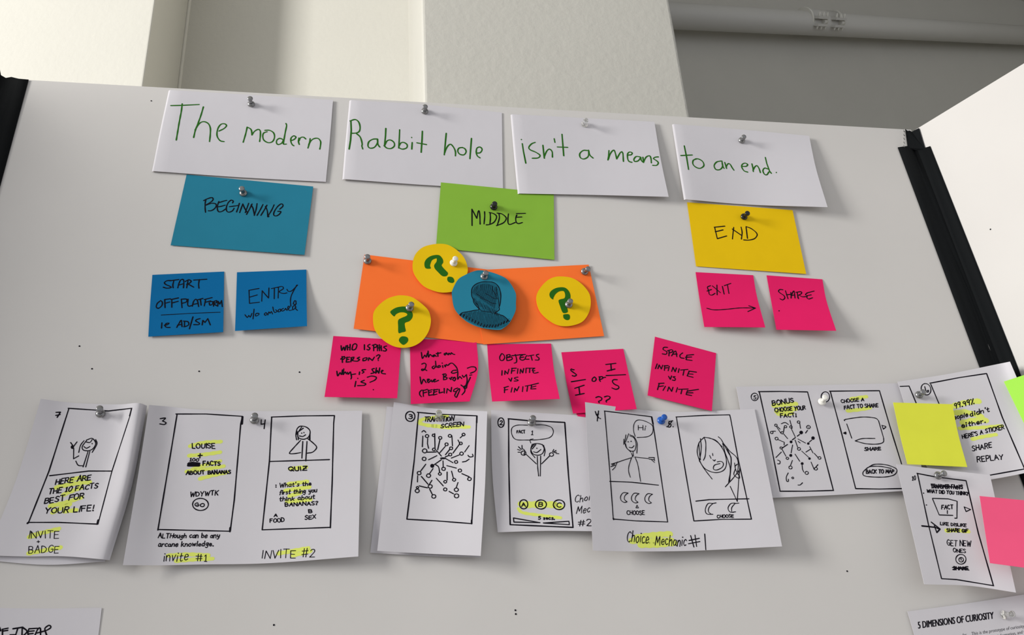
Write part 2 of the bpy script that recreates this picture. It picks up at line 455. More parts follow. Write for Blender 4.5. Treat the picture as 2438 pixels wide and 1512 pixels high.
    def printed(s, t, x0, y0, x1, y1, h, slant, bold, part, m, key=None):
        """machine-printed line in Blender's built-in typeface, squeezed to the given baseline and height"""
        cu = bpy.data.curves.new('print', 'FONT'); cu.body = t; cu.size = 1; cu.offset = bold; cu.resolution_u = 3; cu.space_character = 1.0
        tmp = bpy.data.objects.new('print', cu); COL.objects.link(tmp)
        me = tmp.evaluated_get(bpy.context.evaluated_depsgraph_get()).to_mesh()
        pts = [v.co.copy() for v in me.vertices]; fs = [tuple(p.vertices) for p in me.polygons]
        bpy.data.objects.remove(tmp); bpy.data.curves.remove(cu)
        xa, xb = min(p.x for p in pts), max(p.x for p in pts); cap = .72
        if not key: s.nxt()
        lay = s.L(part, m); lay[3][0] += 1; hits = []
        for p in pts:
            u = (p.x - xa) / (xb - xa); v = p.y / cap * h
            q = s.hit(s.org[0] + (x0 + (x1 - x0) * u + slant * v) / s.s, s.org[1] + (y0 + (y1 - y0) * u - v) / s.s, .00012 + lay[3][0] * 2e-6)
            hits.append(q[0] if q else None)
        keep = {}
        for f in fs:
            if all(hits[i] is not None for i in f):
                for i in f:
                    if i not in keep: keep[i] = len(lay[1]); lay[1].append(hits[i])
                lay[2].append(tuple(keep[i] for i in f))
        s.sub = 0; return s
    def mark(s, txt, w):
        for kind, P in parse(txt): s.nxt(); s.stroke(P, w * 1.35, 'highlighter_mark', 'hi', '~', off=.00007)
        s.sub = 0
        return s
    def done(s):
        for (part, k_), (m, V, Fc, c) in s.layers.items():
            if V: obj(part, V, Fc, m, s.p)
FONT = {
 'A': (7, '!0,0 3.5,10 7,0;!1.5,4 5.5,4'), 'B': (6, '!0,0 0,10;0,10 4,10 5.4,8 4,5.5 0,5.3;0,5.3 4.5,5 6,2.7 4,0 0,0'), 'C': (6, '6,8.5 4,10 1.2,8.5 0,5 1.2,1.4 4,0 6,1.2'),
 'D': (6.5, '!0,0 0,10;0,10 4,9.5 6.5,5 4,.6 0,0'), 'E': (5.5, '!5.5,10 0,10 0,0 5.5,0;!0,5.2 4.5,5.2'), 'F': (5.5, '!5.5,10 0,10 0,0;!0,5.2 4.5,5.2'),
 'G': (6.5, '6,8.5 4,10 1.2,8.5 0,5 1.2,1.4 4,0 6.2,1.5 6.4,4.4 3.6,4.4'), 'H': (6, '!0,0 0,10;!6,0 6,10;!0,5 6,5'), 'I': (1.2, '!.6,0 .6,10'), 'K': (6, '!0,0 0,10;!6,10 0,4.5;!1.5,5.8 6,0'),
 'L': (5, '!0,10 0,0 5,0'), 'M': (8, '!0,0 1,10 4,3 7,10 8,0'), 'N': (6.5, '!0,0 0,10 6.5,0 6.5,10'), 'O': (7, '3.5,10 .8,8.3 0,5 1,1.4 3.5,0 6.2,1.6 7,5 6.2,8.4 3.5,10'),
 'P': (5.5, '!0,0 0,10;0,10 4.3,9.8 5.5,7.5 4,5 0,4.7'), 'Q': (7, '3.5,10 .8,8.3 0,5 1,1.4 3.5,0 6.2,1.6 7,5 6.2,8.4 3.5,10;!4,3 7.4,-.8'), 'R': (6, '!0,0 0,10;0,10 4.3,9.8 5.5,7.5 4,5.2 0,5;!2.5,5 6,0'),
 'S': (5.5, '5.3,8.6 3.2,10 .8,9 .5,7 2.7,5.3 5,3.6 5,1.4 2.6,0 0,1.2'), 'T': (6.5, '!0,10 6.5,10;!3.3,10 3.3,0'), 'U': (6, '0,10 .1,3 1.3,.4 3.2,0 5.2,.8 6,3.4 6,10'), 'V': (6.5, '!0,10 3.2,0 6.5,10'),
 'W': (9, '!0,10 2.2,0 4.5,8 6.8,0 9,10'), 'X': (6, '!0,10 6,0;!6,10 0,0'), 'Y': (6.5, '!0,10 3.2,5 6.5,10;!3.2,5 2.4,0'), 'Z': (6, '!0,10 6,10 0,0 6,0;!1,5 5,5'),
 'a': (5, '4.6,5.4 2,6 .2,3.6 .8,.7 2.6,.2 4.5,2.4 4.6,5.6;4.6,5.6 4.5,1.2 5.4,0'), 'b': (4.6, '!0,10 0,0;0,3.8 2.2,6 4.5,4.4 4.2,1 2,0 0,1'), 'c': (4.4, '4.3,5 2.6,6 .3,4.4 .3,1.6 2.2,0 4.4,1'),
 'd': (5, '!4.6,10 4.6,0;4.6,4 2.4,6 .2,4 .5,1 2.4,0 4.6,2'), 'e': (4.8, '.3,3 4.4,3.4 3.8,5.6 2,6 .3,4 .7,1 2.6,0 4.8,1.2'), 'f': (3.6, '4,9 2.8,10 1.6,8.4 1.4,-1;!0,5.8 3.4,5.8'), 'g': (5, '4.6,5.4 2,6 .3,3.8 1,1.4 3,1.6 4.6,5;4.6,5.6 4.4,-2 2.2,-3.6 .4,-2.4'),
 'h': (4.8, '!0,10 0,0;0,3.5 2.2,6 4.2,4.8 4.6,0'), 'i': (1.2, '!.6,6 .6,0;.6,8.6'), 'k': (4.6, '!0,10 0,0;!4.2,6 0,2.6;!1.4,3.6 4.6,0'), 'l': (1.2, '!.6,10 .6,0'), 'm': (7.6, '!0,6 0,0;0,3.8 1.8,6 3.4,4.6 3.6,0;3.6,3.8 5.4,6 7.2,4.6 7.5,0'),
 'n': (4.8, '!0,6 0,0;0,3.8 2.2,6 4.2,4.8 4.6,0'), 'o': (5, '2.5,6 .4,4.6 .3,1.6 2.5,0 4.7,1.6 4.6,4.6 2.5,6'), 'p': (4.8, '!0,6 0,-4;0,4 2.4,6 4.6,4 4.2,1 2.2,.2 0,1.6'), 'q': (4.8, '!4.6,6 4.6,-4;4.6,4 2.4,6 .2,4 .5,1 2.4,0 4.6,2'),
 'r': (3.6, '!0,6 0,0;0,3.6 1.8,5.8 3.6,5.6'), 's': (4, '3.9,5.2 2.2,6 .5,5 2,3.2 3.8,2 2.6,.2 .2,.6'), 't': (4, '1.8,9 1.6,1.6 2.6,0 4,.6;!0,6 4,6.2'), 'u': (4.8, '0,6 .1,1.6 1.8,0 3.8,1 4.6,4;!4.6,6 4.8,0'), 'v': (4.4, '!0,6 2.2,0 4.4,6'),
 'w': (6.6, '!0,6 1.6,0 3.3,5 5,0 6.6,6'), 'x': (4.4, '!0,6 4.4,0;!4.4,6 0,0'), 'y': (4.8, '0,6 .6,2.4 2.6,1.6 4.6,4;!4.7,6 4.2,0;4.2,0 3,-3.4 .8,-3'), 'z': (4.4, '!0,6 4.4,6 0,0 4.4,0'),
 '0': (5.4, '2.7,10 .5,8 0,5 .6,1.6 2.7,0 5,1.8 5.4,5 4.8,8.4 2.7,10'), '1': (3.4, '!.4,8 2,10 1.8,0;!.2,0 3.4,0'), '2': (5.4, '.4,8 1.6,9.8 4.2,9.6 4.8,7.2 2.8,3.6 0,0;!0,0 5.4,0'), '3': (5, '.2,9 2.6,10 4.6,8.4 3.8,6 1.6,5.4;1.6,5.4 4.6,4.6 4.8,1.8 2.8,0 0,.8'),
 '4': (5, '!0,10 0,5 5,5;!4.4,10 3.8,-1'), '5': (5.2, '!5,10 1,10 .6,5.8;.6,5.8 3.4,6.2 5.2,3.8 4.2,.8 1.6,0 0,1'), '9': (4.8, '4.4,9 2.4,10 .4,8.4 .6,6 2.6,5.2 4.4,7.4 4.5,9;!4.5,9 3.8,0'), '7': (5, '!0,10 5,10 1.8,0;!1,5 4.6,5'),
 '#': (7, '!2.6,10 1.6,0;!5.6,10 4.8,0;!0,6.8 7,7.2;!0,3 6.8,3.6'), '!': (1.2, '!.8,10 .6,3.4;.5,.6'), '?': (4.6, '.2,8.4 2,10 4.4,8.8 4,6.4 2,4.6 1.9,3.4;1.9,.6'), '.': (1.2, '.6,.5'), ',': (1.2, '!.8,.8 .3,-1.4'), ':': (1.2, '.6,5.4;.6,1'), "'": (1.2, '!.7,10 .5,7.6'), '+': (5, '!2.5,8 2.5,2;!0,5 5,5'), '%': (6, '!5.6,10 1,0;.8,9;5.4,1'), '/': (4, '!4,10.6 0,-1'),
}
def note(name, rows, m, label, cat_, group=None, **k):
    if isinstance(rows[0], tuple):                       # four corners TL TR BR BL
        a, b, c, d = rows; rows = [[a, b], [d, c]]
    o = sheet(name, rows, m, **k); tag(o, label, cat_, group); return o
G1, G2, G3, G4 = 'white sentence cards along the top', 'pink sticky notes', 'hand-drawn storyboard sheets', 'coloured category cards'

# ---- headline cards
c1 = note('paper_card', [[(401, 214, .0022), (600, 226, .001), (793, 238, .003)], [(380, 312, .003), (590, 325, .001), (785, 335, .004)], [(361, 407, .004), (570, 422, .003), (775.7, 433, .002)]], 'paper',
          'white card reading The modern in green marker', 'card', G1, lip=5)
Ink(c1).frame(380, 220, 5.805, 3.6).draw('''!155,183 300,180 545,168;312,158 300,260 270,420 245,570 230,660;605,200 570,320 530,430 495,520 470,625;490,520 550,430 610,405 670,430 700,490 700,580 690,680;
820,535 890,500 925,460 900,435 850,440 810,490 792,560 800,620 840,670 890,680;1210,480 1190,570 1155,690;1210,482 1250,500 1270,530 1275,590;1275,590 1310,540 1360,512 1390,530 1392,600 1382,680;
1455,525 1520,525 1575,560 1588,620 1560,680 1500,695 1440,660 1425,600 1440,560 1485,545;1745,430 1755,460 1735,560 1715,680 1712,715 1750,715;1700,650 1660,635 1620,660 1615,700 1640,722 1690,700 1710,660;
1825,665 1860,650 1885,620 1855,600 1820,625 1812,670 1830,720 1855,738;1925,630 1918,680 1930,720;1925,670 1950,625 1990,620 2020,645;2080,640 2070,700 2050,770;2060,720 2100,660 2150,635 2195,640 2225,680 2222,740 2213,785''', m='green_ink').done()
c2 = note('paper_card', [[(832, 238, .0022), (1008, 249, .001), (1195, 268, .001)], [(823, 332, .003), (1010, 345, .001), (1196, 359, .0012)], [(815, 426, .005), (1005, 440, .0025), (1197.7, 451, .0012)]], 'paper',
          'white card reading Rabbit hole in green marker', 'card', G1, lip=5)
Ink(c2).frame(800, 230, 5.946, 3.8).draw('''!210,350 215,480 205,620 185,745;200,345 270,325 320,360 340,430 330,490 290,515 225,520;290,525 340,570 365,640 370,680;!370,680 365,700 378,742;
580,600 520,605 465,640 452,700 480,730 540,720 585,660 590,605;585,600 595,680 620,715;!705,450 700,560 685,700;685,700 720,630 770,615 820,650 825,700 780,735 720,730 680,695;!900,470 895,600 888,730;890,700 920,655 960,650 1005,680 1000,725 940,745 890,725;
!1078,650 1072,745;1070,580;!1222,490 1218,600 1205,790;!1145,655 1280,680;!1560,520 1545,680 1532,825;1535,800 1575,710 1620,675 1665,720 1690,780 1690,840;1790,720 1740,730 1722,770 1750,815 1810,825 1842,780 1820,735 1780,722;!1917,592 1905,750 1895,880;
1985,800 2040,795 2068,750 2040,715 1995,730 1985,790 2000,840 2038,868''', m='green_ink').done()
c3 = note('paper_card', [[(1216, 272, .003), (1390, 281, .001), (1558, 290, .005)], [(1224, 366, .004), (1400, 375, .003), (1573, 379, .010)], [(1232.8, 460.6, .005), (1410, 464, .006), (1592, 468.6, .014)]], 'paper',
          "white card reading isn't a means in green marker", 'card', G1, lip=5)
Ink(c3).frame(1200, 250, 5.946, 3.7).draw('''245,490;!258,548 275,660 308,825;440,530 390,550 350,600 370,635 450,670 510,715 480,750 400,755;!550,570 560,670 570,755;568,740 600,660 640,625 680,660 685,740;!710,478 720,530;!820,415 835,600 845,720;!755,595 900,600;
1180,645 1120,645 1072,690 1080,745 1130,765 1190,730 1200,650;1195,640 1215,710 1260,752;!1485,645 1480,720 1470,780;1475,770 1510,680 1555,640 1580,700 1595,765;1595,765 1650,670 1680,680 1690,800;
1750,710 1800,705 1815,680 1780,665 1750,690 1750,760 1770,800 1810,812;1925,735 1870,730 1838,770 1850,800 1900,790 1935,740;1935,740 1940,780 1965,810;!1965,740 1975,815;1975,810 2010,740 2060,720 2080,760 2085,820;2185,735 2140,740 2115,760 2160,790 2185,820 2160,855 2105,855''', m='green_ink').done()
c4 = note('paper_card', [[(1601, 295, .003), (1760, 308, .0012), (1926.5, 323.5, .007)], [(1615, 385, .006), (1775, 396, .003), (1943, 402, .016)], [(1629.5, 474.2, .010), (1780, 487, .004), (1970.4, 493.2, .022)]], 'paper',
          'white card reading to an end in green marker', 'card', G1, lip=5)
Ink(c4).frame(1590, 280, 5.946, 3.6).draw('''!232,400 265,560 293,735;!183,538 345,530;410,585 360,605 355,660 400,705 460,718 510,680 490,620 430,585 390,585;750,615 690,630 655,680 680,735 740,735 775,690 765,620;765,615 775,680 795,720;
!805,635 820,680 830,720;825,700 850,655 880,660 910,710 935,745;1050,690 1110,690 1130,665 1095,645 1055,660 1045,700 1080,755 1130,772;!1190,655 1205,720 1210,765;1205,750 1230,700 1260,680 1290,720 1310,780;!1380,565 1400,650 1440,760;1440,760 1465,790;
1420,730 1370,715 1345,750 1365,800 1400,812 1430,770;1535,778''', m='green_ink').done()

# ---- category cards
b = note('card', [(444.3, 415.5, .0006), (745.8, 444, .002), (724.9, 606.7, .004), (406.2, 583.8, .0012)], 'blue', 'teal blue card with the word BEGINNING', 'card', G4)
Ink(b).frame(400, 400, 6.772, 3.2).draw('''612,505 600,560 598,640 605,715;575,525 640,495 700,478 725,490 715,530 610,600;600,603 700,570 770,580 775,620 740,665 690,690 650,690;820,540 800,600 795,660 815,705 870,700 930,660;820,560 880,540 945,522;785,630 850,620 920,600;
1040,565 1052,535 1020,518 970,560 940,640 950,700 990,712 1040,690 1065,650;990,625 1060,615 1130,605;1150,570 1130,640 1105,710;1205,580 1180,650 1155,720;!1205,580 1230,640 1270,710;!1300,570 1275,640 1245,720;
1355,580 1310,670 1265,750;!1340,595 1370,650 1395,760;1435,575 1420,670 1390,765;1530,590 1490,670 1435,765;1595,600 1550,680 1497,765;1570,620 1600,690 1610,785 1625,780;1710,595 1670,680 1605,785;
1800,665 1850,620 1850,590 1820,580 1760,630 1710,710 1705,760 1740,775 1790,750 1820,705 1770,700''').done()
b = note('card', [(1049.8, 434.2, .0025), (1318.5, 460, .0014), (1320, 618.5, .003), (1038, 590, .002)], 'green', 'lime green card with the word MIDDLE', 'card', G4)
Ink(b).frame(1020, 430, 7.56, 3.2).draw('''!785,810 783,515 870,680;870,680 895,560 915,550 925,640 930,785;1010,560 1012,650 1000,780;1110,580 1115,680 1105,790;1095,575 1160,590 1215,625 1225,670 1180,750 1100,790 1040,797;1270,600 1275,680 1240,800;
1235,585 1320,600 1385,650 1400,690 1350,760 1225,812;1440,600 1430,690 1435,770 1470,790 1560,755;1590,620 1570,680 1580,750 1620,775 1690,755;!1585,595 1745,590;!1580,662 1680,655''').done()
b = note('card', [(1635.8, 481.5, .0008), (1887, 500.2, .002), (1919.5, 652.2, .003), (1657.4, 634, .001)], 'yellow', 'golden yellow card with the word END', 'card', G4)
Ink(b).frame(1620, 470, 7.619, 2.9).draw('''!612,542 805,522;!620,545 668,750;!630,625 773,590;!668,750 838,700;!965,545 942,755;!940,575 1115,695;1100,540 1118,640 1105,758;!1190,540 1215,745;1190,530 1280,565 1370,635 1390,690 1340,750 1240,775 1145,772''').done()

# ---- blue sticky notes
b = note('sticky_note', [[(362.7, 654.4, .0004), (533.7, 646.5, .0006)], [(357, 730, .001), (532.6, 722, .004)], [(353.1, 801.5, .003), (531.4, 790.6, .008)]], 'deepblue', 'deep blue sticky note reading START OFFPLATFORM', 'sticky note', 'blue sticky notes')
Ink(b).frame(340, 630, 5.946, 3.2).draw('''400,225 340,230 305,258 330,285 380,305 400,325 340,335 290,320;!380,230 510,212;440,225 425,290 430,330;495,330 510,270 540,215 575,215 580,270 575,330;!510,290 580,270;640,225 630,280 620,330;600,240 650,215 685,235 660,265 620,280;!640,275 720,320;!720,220 905,208;800,212 790,280 795,335;
240,520 205,550 190,600 220,620 270,580 275,530 250,510;!310,495 315,610;!310,495 390,485;!310,550 380,530;!410,500 410,605;!400,495 505,472;!410,545 500,520;!545,490 555,610;545,490 620,490 615,530 550,550;640,490 635,570 655,590 690,580;700,590 720,520 750,490 775,520 790,595;!710,565 780,550;!775,500 850,480;!815,490 825,575;!890,490 870,585;!870,495 980,468;!880,535 960,515;
940,540 950,575 985,560 990,525 950,525;!1010,520 1000,590;1010,520 1045,510 1040,540 1005,555 1050,585;!1060,590 1065,520 1090,560 1115,510 1125,595;!270,825 265,900;305,860 350,850 370,830 330,835 315,870 340,890 385,890;480,890 520,820 545,790 555,880;!490,860 550,845;!590,800 590,880;575,800 640,810 650,850 610,875 580,880;!710,740 660,910;
810,765 760,780 750,800 800,830 790,850 720,850;!840,855 850,790 880,820 920,765 955,855''').draw('!260,715 700,690 1095,675', w=2).done()
b = note('sticky_note', [[(564.2, 648.2, .0004), (729.3, 641.8, .0006)], [(562, 720, .002), (729.8, 712, .007)], [(559.5, 787.8, .006), (731, 776.3, .018)]], 'deepblue', 'deep blue sticky note reading ENTRY', 'sticky note', 'blue sticky notes')
Ink(b).frame(340, 630, 5.946, 2.5).draw('''!1500,365 1645,338;!1503,365 1510,550;!1510,462 1620,430;!1510,550 1650,533;!1690,370 1683,520;!1690,372 1775,470;!1785,330 1780,475;!1820,340 1935,315;!1862,335 1860,485;!1920,330 1915,475;1900,325 1970,310 1990,340 1930,385 1990,410 2040,400;2040,350 2060,380 2110,370 2190,290;2180,290 2110,420 2090,500 2095,590;
1445,710 1480,750 1500,720 1520,745 1545,690;!1575,630 1560,770;1620,690 1595,700 1600,730 1640,710 1640,690 1610,690;1740,680 1720,700 1735,720 1760,700 1745,680;1770,715 1785,670 1800,690 1820,665 1835,700;1840,600 1850,650 1870,680 1900,660 1880,640;1920,640 1915,670 1950,660 1945,630 1920,640;1990,620 1960,640 1975,660 2010,640 2020,620 2040,650;
2050,640 2080,600 2060,590 2050,620 2075,650 2120,640;2170,520 2150,510 2130,560 2170,560 2165,525;2170,560 2120,600 2130,640 2170,600;2160,560 2160,620 2190,650''').done()

# ---- orange cards and cut-out discs
note('card', [(868, 606, .0016), (1163, 642, .0012), (1157, 819.5, .0014), (842, 782.5, .004)], 'orange', 'orange card on the left, pinned at its top left corner', 'card', G4)
note('card', [(1118, 644, .0022), (1401.5, 630, .0018), (1438.3, 800, .0035), (1151, 820, .003)], 'orange', 'orange card on the right, pinned at its top right corner', 'card', G4)
o = cutout('paper_disc', [(1220, 58), (1330, 75), (1440, 140), (1530, 230), (1580, 340), (1585, 440), (1520, 600), (1430, 680), (1370, 700), (1240, 708), (1120, 680), (1000, 620), (910, 520), (860, 420), (855, 310), (890, 200), (980, 110), (1100, 70)], .0045, 'yellow', (830, 570), 5.6)
tag(o, 'yellow disc with green question mark and white pin, topmost', 'paper cut-out', 'cut-out paper discs')
Ink(o).frame(830, 570, 5.6).draw('*1025,385 1095,388 1085,350 1110,280 1160,255 1175,260 1170,300 1140,345 1150,390 1195,440 1250,490 1305,488 1325,450 1290,410 1240,350 1260,310 1255,265 1215,215 1160,208 1090,225 1035,265 1010,320;*1350,497 1390,510 1410,555 1385,582 1335,570 1315,540 1320,505', part='question_mark', m='green_ink').done()
o = cutout('paper_disc', [(700, 745), (830, 765), (940, 830), (1050, 930), (1090, 1020), (1095, 1120), (1060, 1240), (980, 1350), (870, 1420), (740, 1445), (620, 1430), (500, 1370), (400, 1280), (345, 1190), (325, 1080), (335, 970), (400, 880), (500, 800), (600, 760)], .006, 'yellow', (830, 570), 5.6)
tag(o, 'yellow disc with green question mark at the lower left, overlapping pink notes', 'paper cut-out', 'cut-out paper discs')
Ink(o).frame(830, 570, 5.6).draw('*605,1028 555,975 580,940 650,905 750,895 800,920 850,980 850,1040 810,1090 750,1115 752,1170 760,1225 710,1240 665,1248 660,1160 660,1080 700,1050 770,1020 780,995 740,975 680,975 630,1000;*725,1292 780,1305 795,1345 770,1385 725,1407 680,1370 670,1340 690,1305', part='question_mark', m='green_ink').done()
o = cutout('paper_disc', [(1750, 365), (1880, 385), (2000, 450), (2100, 550), (2155, 650), (2165, 790), (2130, 920), (2050, 1030), (1930, 1085), (1780, 1105), (1650, 1080), (1520, 1000), (1420, 900), (1370, 790), (1355, 680), (1380, 590), (1450, 490), (1540, 410), (1640, 370)], .0045, 'yellow', (1060, 600), 6.251)
tag(o, 'yellow disc with green question mark on the right orange card', 'paper cut-out', 'cut-out paper discs')
Ink(o).frame(1060, 600, 6.251).draw('*1605,708 1565,680 1550,630 1575,580 1640,540 1720,525 1790,535 1845,590 1865,660 1850,720 1805,760 1812,820 1825,880 1815,900 1770,912 1740,890 1710,810 1685,730 1710,705 1770,690 1785,650 1775,600 1750,580 1690,590 1640,630 1612,680;*1765,930 1830,925 1855,950 1850,1000 1810,1015 1765,990 1755,950', part='question_mark', m='green_ink').done()
o = cutout('paper_disc', [(500, 272), (620, 285), (760, 325), (900, 390), (980, 480), (1040, 590), (1055, 650), (1052, 760), (1045, 880), (960, 1050), (870, 1130), (800, 1158), (640, 1145), (480, 1110), (330, 1040), (210, 940), (130, 820), (100, 640), (110, 560), (190, 410), (300, 340), (400, 295)], .0076, 'blue', (1060, 600), 6.251, tilt=(.0012, .0032))
tag(o, 'teal blue disc with a hatched head-and-shoulders silhouette', 'paper cut-out', 'cut-out paper discs')
I = Ink(o).frame(1060, 600, 6.251, 2.2)
I.draw('''390,600 400,540 440,490 520,452 620,443 720,455 780,500 815,570 828,660 815,780 800,825 803,860 735,912;390,600 395,660 418,710 420,740 440,780 500,845 495,862;495,862 430,870 330,890 250,905 215,940;735,912 800,930 870,955 920,1000 965,1050''', part='silhouette_outline')
for q in ('*400,560 440,490 520,455 620,448 720,460 780,505 815,570 822,660 810,780 795,825 780,860 735,905 640,905 540,890 500,845 440,780 425,710 400,650', '*220,940 330,888 430,868 500,862 560,890 640,912 735,915 800,935 870,962 920,1005 950,1040 925,1085 870,1118 800,1142 640,1132 480,1098 335,1030 250,970'):
    for kind, P in parse(q): I.fill(P, 'shading', 'wash', off=.00006)
rnd = random.Random(3)
for i in range(34):                                   # body hatching
    x = 235 + i * 21.5; top = 900 - 40 * math.exp(-((x - 560) / 190) ** 2) + max(0, x - 730) * .42 + rnd.uniform(0, 25)
    bot = 955 + (x - 235) * .50 if x < 560 else 1128 - max(0, x - 760) * .45
    bot = min(bot, 1125)
    if bot > top + 20: I.draw('%f,%f %f,%f %f,%f' % (x + 28, top, x + 12, (top + bot) / 2, x - 6, bot - 8), w=.75, part='hatching')
    if i % 2 == 0: I.draw('!%f,%f %f,%f' % (x + 4, bot - 42, x - 10, bot - 6), w=2.6, part='hatching')
for i in range(26):                                   # head hatching
    t = i / 25; x0, y0 = 430 + 330 * t, 520 - 60 * math.sin(t * 3.1) + 30 * t; x1 = 400 + t * 330; y1 = 610 + t * 230
    I.draw('%f,%f %f,%f %f,%f' % (x0 + rnd.uniform(0, 20), y0, (x0 + x1) / 2 + 12, (y0 + y1) / 2, x1, y1), w=.7, part='hatching')
for i in range(20):
    x = 430 + i * 17; y = 700 + i * 9 + rnd.uniform(-12, 12); I.draw('%f,%f %f,%f %f,%f' % (x, y, x + 14, y + 40, x + 36, y + 88), w=.65, part='hatching')
I.draw('430,690 440,740 480,790 520,860 580,885 680,895;520,680 560,700 620,720 690,760 760,770;600,620 660,650 720,690 790,700;460,620 520,660 580,690;760,520 770,600 790,700 800,800;700,560 740,620 770,690', w=1.4, part='hatching').done()

# ---- pink sticky notes
def pink(rows, label): return note('sticky_note', rows, 'pink', label, 'sticky note', G2)
p = pink([[(793.6, 800, .0006), (956, 809.6, .0006)], [(783.5, 873, .003), (950.6, 880, .005)], [(772.5, 945, .010), (945.6, 948.3, .016)]], 'pink sticky note asking WHO IS THIS PERSON?')
Ink(p).frame(760, 780, 6.251, 3.3).draw('''325,270 335,340 365,290 380,340 400,270;!420,265 420,335;!460,250 455,335;!420,300 460,290;500,260 490,330 540,320 560,260 530,240 500,260;!672,255 672,330;755,250 725,265 725,285 755,305 735,335 710,325;!810,265 810,345;790,265 840,250 860,280 820,300;!870,260 865,345;!895,255 895,345;!865,305 910,300;!920,270 925,345;1000,275 965,285 965,300 1000,325 985,350 950,345;
!340,430 345,520;320,470 370,430 380,455 345,480;!415,440 400,515;!400,450 450,440;!405,480 440,472;!400,515 450,510;480,450 470,510;470,450 515,440 500,475 475,485 530,500;600,440 565,460 600,475 570,500 540,500;655,460 650,495 700,480 710,450 670,455;!730,490 740,450 790,490 820,440;850,425 880,405 905,420 880,455 875,470;878,490;
262,650 275,720 310,670 330,700 345,630;365,615 355,700 385,660 405,690;420,665 430,695 460,660;465,660 480,740 470,765;!480,700 540,690;!600,660 595,700;650,625 635,640 665,660 640,680;!645,628 690,625;820,610 785,620 800,650 820,670 770,685;850,600 840,680 865,640 885,680 900,600;920,660 950,640 930,640 930,680 985,690;
545,800 530,880;573,757;670,785 620,810 690,835 670,860 570,865;715,740 780,722 850,740 830,780 755,815;805,925''').done()
p = pink([[(976, 807.5, .0006), (1060, 808, .0008), (1134, 806.5, .001)], [(977, 885, .004), (1060, 883, .004), (1138, 882, .008)], [(978, 962, .010), (1060, 958, .009), (1118, 955.8, .012), ][:3]], 'pink sticky note asking What am I doing here, bottom corner curled')
Ink(p).frame(760, 780, 6.251, 3.1).draw('''1520,370 1535,460 1570,410 1590,440 1610,380;1620,350 1625,440 1650,400 1680,430;1715,405 1690,420 1700,435 1725,415 1740,430;!1765,370 1765,430;!1740,390 1810,375;1895,375 1860,390 1870,410 1900,385 1915,405;1925,405 1930,380 1955,400 1965,375 1990,395 2015,400;
1525,545 1560,530 1590,550 1570,620 1530,640 1525,620 1560,620 1600,640;1710,570 1680,590 1700,615 1740,570;1730,500 1735,560 1745,590;1770,570 1765,595 1800,585 1795,565 1770,570;!1835,565 1840,595;1830,530;1865,560 1875,585 1890,550 1910,565;1920,560 1940,540 1980,530 2040,590 2060,650 2060,740;2060,660 2000,680 1965,670 1990,640 2040,635;
1500,735 1520,840 1550,770 1590,820;1610,800 1640,770 1610,770 1620,820 1660,790;1665,780 1680,810 1700,780;1700,800 1730,770 1710,775 1710,810 1775,785;!1850,690 1850,775;1835,700 1880,690 1890,715 1855,735 1900,745 1890,770 1850,778;1935,750 1960,775 1965,740 2000,745;2020,740 1985,770 2010,795 2030,760 2010,740;2060,700 2060,770 2090,730 2120,760;
2130,710 2150,740 2190,700;2190,700 2200,800 2160,910;2205,605 2260,585 2320,590 2335,625 2310,655 2250,680;2270,705 2240,710;2250,740 2200,850 2190,900 2160,910 2150,880 2190,860;1525,930 1495,960 1495,1000 1520,1030;!1545,930 1550,1025;!1540,940 1610,920;!1545,975 1600,960;!1625,930 1630,1010;!1620,940 1680,925;!1625,970 1670,955;!1630,1010 1690,1000;
!1710,920 1700,1005;!1700,930 1765,920;!1705,965 1750,950;!1700,1005 1750,990;!1785,920 1785,975 1840,960;!1860,905 1860,975;!1895,975 1905,910 1960,955 1970,890;2060,900 2010,920 2000,950 2040,950 2080,910 2090,930 2060,1000 2040,1040 2015,1010 2040,960;2110,855 2160,900 2165,950 2125,1000''').done()
p = pink([[(1160, 819.5, .0006), (1311.9, 817.9, .0006)], [(1164.5, 889, .004), (1319.5, 884, .009)], [(1171.7, 956, .012), (1332.8, 949.8, .024)]], 'pink sticky note reading OBJECTS INFINITE VS FINITE')
Ink(p).frame(1140, 790, 7.96, 2.9).draw('''430,415 395,480 410,540 460,540 490,480 460,425 430,415;535,440 525,510 540,545;520,445 580,430 590,460 530,490;550,490 620,480 630,520 560,545 530,545;690,430 715,520 710,580 670,595;!620,455 800,435;830,445 790,460 780,520 830,540 870,520;!790,490 850,480;!770,435 880,430;910,450 880,490 890,520 950,520;!930,460 1040,440;!985,450 1010,540;1135,425 1090,440 1100,470 1140,500 1130,535 1070,535;
!440,735 435,825;!490,810 495,740 545,800 570,710;!630,690 615,790;!620,695 710,690;!615,745 680,735;!740,700 730,790;!780,790 790,710 830,780 850,695;!895,690 890,780;!905,690 1060,690;!965,690 960,775;1060,690 1020,715 1015,740 1060,735;1030,745 1030,775 1060,785 1125,770;!565,885 605,940 625,875;740,860 685,870 680,890 740,915 730,930 670,935;
!490,1060 485,1155;!475,1060 560,1035;!480,1105 545,1095;!630,1060 610,1145;!670,1145 685,1070 720,1120 760,1040;!835,1040 825,1135;!880,1030 1000,1010;!925,1025 910,1130;!990,1010 1130,975;!1000,1010 985,1085;!1000,1050 1080,1030;!985,1085 1080,1080''').done()
p = pink([[(1336.5, 838.8, .0006), (1484, 830.5, .0006)], [(1349, 912, .003), (1499, 900, .007)], [(1364.5, 984.5, .007), (1516, 974, .014)]], 'pink sticky note with fractions S over I or I over S')
